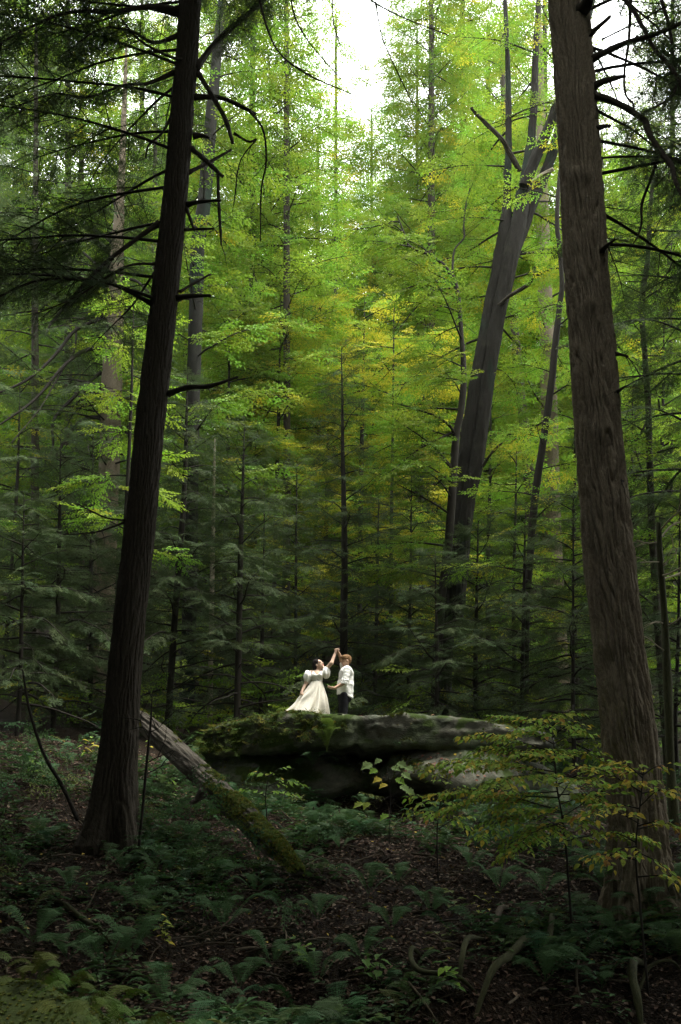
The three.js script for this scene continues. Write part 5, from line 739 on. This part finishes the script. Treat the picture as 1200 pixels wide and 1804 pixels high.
    const bod = (x, y, z) => { let d = smin(cap(x, y, z, [-0.02, 1.33, 0], [-0.02, 1.19, 0], 0.122, 0.108), smin(ellips(x, y, z, [-0.075, 1.315, 0.075], [0.062, 0.065, 0.06]), ellips(x, y, z, [0.04, 1.32, 0.075], [0.062, 0.065, 0.06]), 0.012), 0.025); d = smin(d, cap(x, y, z, [-0.13, 1.38, -0.02], [-0.08, 1.35, 0.04], 0.05, 0.05), 0.03); d = smin(d, cap(x, y, z, [0.09, 1.4, -0.02], [0.05, 1.36, 0.04], 0.05, 0.05), 0.03); d = Math.max(d, -ellips(x, y, z, [-0.018, 1.45, 0.09], [0.075, 0.12, 0.11])); d = Math.max(d, -ellips(x, y, z, [-0.015, 1.225, 0.12], [0.013, 0.02, 0.03])); d = Math.max(d, 1.17 - y); return d + 0.003 * Math.sin(Math.atan2(x, z) * 40) * sstep(y, 1.27, 1.2); };
    const puff = (c, r, s) => (x, y, z) => { const a = Math.atan2(z - c[2], x - c[0]); return ellips(x, y, z, c, r) + 0.007 * Math.sin(a * 9 + y * 12 * s) + 0.012 * noise(x * 14, y * 10, z * 14); };
    const dress = part(t, 'dress', move(nets(bod, V(-0.3, 1.15, -0.2), V(0.25, 1.5, 0.25), 0.008)), cream);
    part(dress, 'sleeve', move(nets(puff([-0.215, 1.30, 0.01], [0.082, 0.135, 0.1], 1), V(-0.36, 1.12, -0.15), V(-0.08, 1.49, 0.16), 0.009)), cream);
    part(dress, 'sleeve', move(nets(puff([0.165, 1.385, 0.03], [0.088, 0.125, 0.1], -1), V(0.03, 1.22, -0.12), V(0.3, 1.56, 0.17), 0.009)), cream);
    // skirt: folded cloth, swung out to her right, gathered up to the hand
    const P = [], I = [], U = [], nu = 220, nv = 60, hx = -0.335, hy = 0.93, hz = 0.12;
    for (let j = 0; j <= nv; j++) for (let i = 0; i <= nu; i++) {
      const v = j / nv, a = i / nu * Math.PI * 2, e = Math.pow(v, 1.05), cx = lerp(-0.02, -0.52, Math.pow(v, 1.6)), rx = lerp(0.122, 0.74, e) * (Math.cos(a) > 0 ? 0.9 : 1.1), rz = lerp(0.108, 0.44, e), f = 1 + (0.08 + 0.24 * v) * Math.sin(a * 13 + 3 * noise(Math.cos(a) * 1.5, v * 2, Math.sin(a) * 1.5)) * sstep(v, 0.02, 0.3) * 0.6 + 0.06 * v * Math.sin(a * 7 + 1);
      let x = cx + Math.cos(a) * rx * f, y = lerp(1.195, 0.03, v) - 0.02 * Math.sin(a * 13) * v, z = Math.sin(a) * rz * f + 0.02;
      const w = Math.exp(-(((Math.atan2(Math.sin(a - 2.55), Math.cos(a - 2.55))) / 0.6) ** 2)) * Math.exp(-(((v - 0.42) / 0.2) ** 2)); x = lerp(x, hx, w * 0.85); y = lerp(y, hy + (y - hy) * 0.4, w * 0.9); z = lerp(z, hz, w * 0.6);
      P.push(x, y, z); U.push(i / nu * 3, v * 1.4);
    }
    for (let j = 0; j < nv; j++) for (let i = 0; i < nu; i++) { const q = j * (nu + 1) + i; I.push(q, q + 1, q + nu + 1, q + 1, q + nu + 2, q + nu + 1); }
    const g = new THREE.BufferGeometry(); g.setAttribute('position', new THREE.Float32BufferAttribute(P, 3)); g.setAttribute('uv', new THREE.Float32BufferAttribute(U, 2)); g.setIndex(I); g.computeVertexNormals();
    part(dress, 'skirt', move(g), S({ color: rgb(0.79, 0.765, 0.7), roughness: 0.9, side: THREE.DoubleSide, map: grain(256, (u, v) => { const n = wrapN(u, v, 22, 22, 3), k = n > 0.32 ? 1 : 0.9 + 0.06 * wrapN(u, v, 6, 6, 2); return [k, k * 0.985, k * 0.95]; }, true) }));
    const hair = (x, y, z) => { const [a, b, d] = H.L(x, y, z); let s = ellips(a, b, d, [0, 0.045, -0.03], [0.088, 0.098, 0.098]); s = Math.max(s, -(ellips(a, b, d, [0, -0.025, 0.1], [0.075, 0.1, 0.085]))); s = smin(s, ellips(a, b, d, [0, -0.06, -0.09], [0.09, 0.125, 0.07]), 0.04); return s + 0.006 * noise(a * 50, b * 16, d * 50); };
    const c = H.W(0, 0, -0.03); part(t, 'hair', move(nets(hair, c.clone().addScalar(-0.24), c.clone().addScalar(0.24), 0.007)), hairM(0.010, 0.007, 0.006));
  }
  // the man
  {
    const T = [0.5, 0.32, 0.22], H = headField([0.585, 1.625, 0.0], [-0.97, -0.12, 0.22], [-0.1, 1, 0]);
    const sL = [0.615, 1.415, 0.165], eL = [0.55, 1.145, 0.235], wL = [0.35, 1.025, 0.26], sR = [0.57, 1.43, -0.16], eR = [0.495, 1.67, -0.14], wR = [0.425, 1.81, -0.01];
    const body = [[[0.605, 1.4, 0], [0.59, 1.54, 0], 0.06, 0.056], [[0.6, 1.405, -0.12], [0.6, 1.405, 0.12], 0.07, 0.07], [[0.59, 1.33, 0], [0.57, 1.1, 0], 0.12, 0.11], [[0.57, 1.1, 0], [0.55, 0.92, 0], 0.11, 0.125], [sL, eL, 0.055, 0.045], [eL, wL, 0.044, 0.029], [sR, eR, 0.055, 0.045], [eR, wR, 0.044, 0.029], [[0.545, 0.9, 0.08], [0.52, 0.48, 0.09], 0.09, 0.062], [[0.52, 0.48, 0.09], [0.55, 0.09, 0.09], 0.06, 0.042], [[0.545, 0.9, -0.08], [0.5, 0.48, -0.09], 0.09, 0.062], [[0.5, 0.48, -0.09], [0.53, 0.09, -0.09], 0.06, 0.042]];
    const hands = [hand(wL, [-0.95, 0.05, 0.15], [0.05, -1, 0.25], 0.35, 1), hand(wR, [-0.3, 0.75, 0.2], [0.85, 0.35, 0.1], 1.1, -1)];
    const B = V(O.x + 0.55, O.y, O.z), t = person(O, 'man with curly fair hair in a patterned white shirt and black trousers', body, hands, H, T, [V(0.25, 0, -0.35), V(0.85, 1.95, 0.4)]);
    const fold = (x, y, z) => 0.010 * noise(x * 9, y * 13 + 4 * x, z * 9) + 0.006 * noise(x * 22, y * 26, z * 22);
    const shirt = (x, y, z) => { let d = smin(cap(x, y, z, [0.595, 1.385, -0.1], [0.595, 1.385, 0.1], 0.098, 0.098), cap(x, y, z, [0.585, 1.36, 0], [0.565, 1.1, 0], 0.155, 0.165), 0.06); d = smin(d, cap(x, y, z, [0.56, 1.12, 0], [0.555, 0.9, 0], 0.16, 0.175), 0.05); d = smin(d, cap(x, y, z, sL, [0.555, 1.165, 0.23], 0.085, 0.068), 0.03); d = smin(d, cap(x, y, z, sR, [0.515, 1.6, -0.145], 0.085, 0.066), 0.03); d = smin(d, cap(x, y, z, [0.61, 1.46, -0.03], [0.6, 1.475, 0.03], 0.068, 0.066), 0.02); d += fold(x, y, z); return Math.max(d, 0.93 - 0.28 * (x - 0.43) - y + 0.012 * noise(x * 8, 2, z * 8)); };
    part(t, 'shirt', move(nets(shirt, V(0.28, 0.7, -0.36), V(0.85, 1.75, 0.4), 0.009)), S({ color: rgb(0.8, 0.79, 0.76), roughness: 0.85, map: (() => { const x = grain(256, (u, v) => { const n = Math.abs(wrapN(u, v, 8, 8, 6)), m = wrapN(u, v, 16, 16, 17); const k = n < 0.05 && m > -0.1 ? 0.72 : 1; return [k, k, k * 0.99]; }, true); x.repeat.set(2.2, 2.2); return x; })() }));
    const cuff = (x, y, z) => Math.max(cap(x, y, z, [0.558, 1.19, 0.228], [0.535, 1.135, 0.237], 0.078, 0.075), -0.0) + 0.004 * noise(x * 20, y * 20, z * 20);
    part(t, 'cuff', move(nets(cuff, V(0.42, 1.02, 0.1), V(0.68, 1.3, 0.36), 0.009)), S({ color: rgb(0.8, 0.79, 0.76), roughness: 0.85 }));
    const legs = field([[[0.55, 0.95, 0], [0.545, 0.88, 0], 0.145, 0.145, 0.05], [[0.545, 0.9, 0.085], [0.52, 0.48, 0.09], 0.105, 0.082], [[0.52, 0.48, 0.09], [0.55, 0.08, 0.09], 0.08, 0.07], [[0.545, 0.9, -0.085], [0.5, 0.48, -0.09], 0.105, 0.082], [[0.5, 0.48, -0.09], [0.53, 0.08, -0.09], 0.08, 0.07]], 0.03);
    part(t, 'trousers', move(nets((x, y, z) => legs(x, y, z) + 0.5 * fold(x, y, z), V(0.3, 0, -0.3), V(0.8, 1.15, 0.3), 0.012)), S({ color: rgb(0.012, 0.012, 0.014), roughness: 0.9 }));
    for (const z of [0.09, -0.09]) part(t, 'shoe', move(nets((x, y, zz) => Math.max(smin(cap(x, y, zz, [0.57, 0.07, z], [0.56, 0.04, z], 0.05, 0.045), cap(x, y, zz, [0.54, 0.035, z], [0.38, 0.028, z], 0.046, 0.036), 0.03), -y), V(0.28, -0.02, z - 0.1), V(0.68, 0.16, z + 0.1), 0.009)), S({ color: rgb(0.03, 0.02, 0.015), roughness: 0.5 }));
    const hair = (x, y, z) => { const [a, b, d] = H.L(x, y, z); let s = ellips(a, b, d, [0, 0.07, -0.012], [0.082, 0.075, 0.1]); s = smin(s, ellips(a, b, d, [0, 0.03, -0.05], [0.08, 0.075, 0.065]), 0.02); s = smin(s, ellips(a, b, d, [0, 0.105, 0.05], [0.06, 0.03, 0.045]), 0.02); s = Math.max(s, -(ellips(a, b, d, [0, -0.03, 0.105], [0.072, 0.09, 0.09]))); return s + 0.012 * noise(a * 45, b * 45, d * 45); };
    const c = H.W(0, 0.03, 0); part(t, 'hair', move(nets(hair, c.clone().addScalar(-0.18), c.clone().addScalar(0.18), 0.006)), hairM(0.17, 0.095, 0.045));
  }
}
renderer.render(scene, camera);
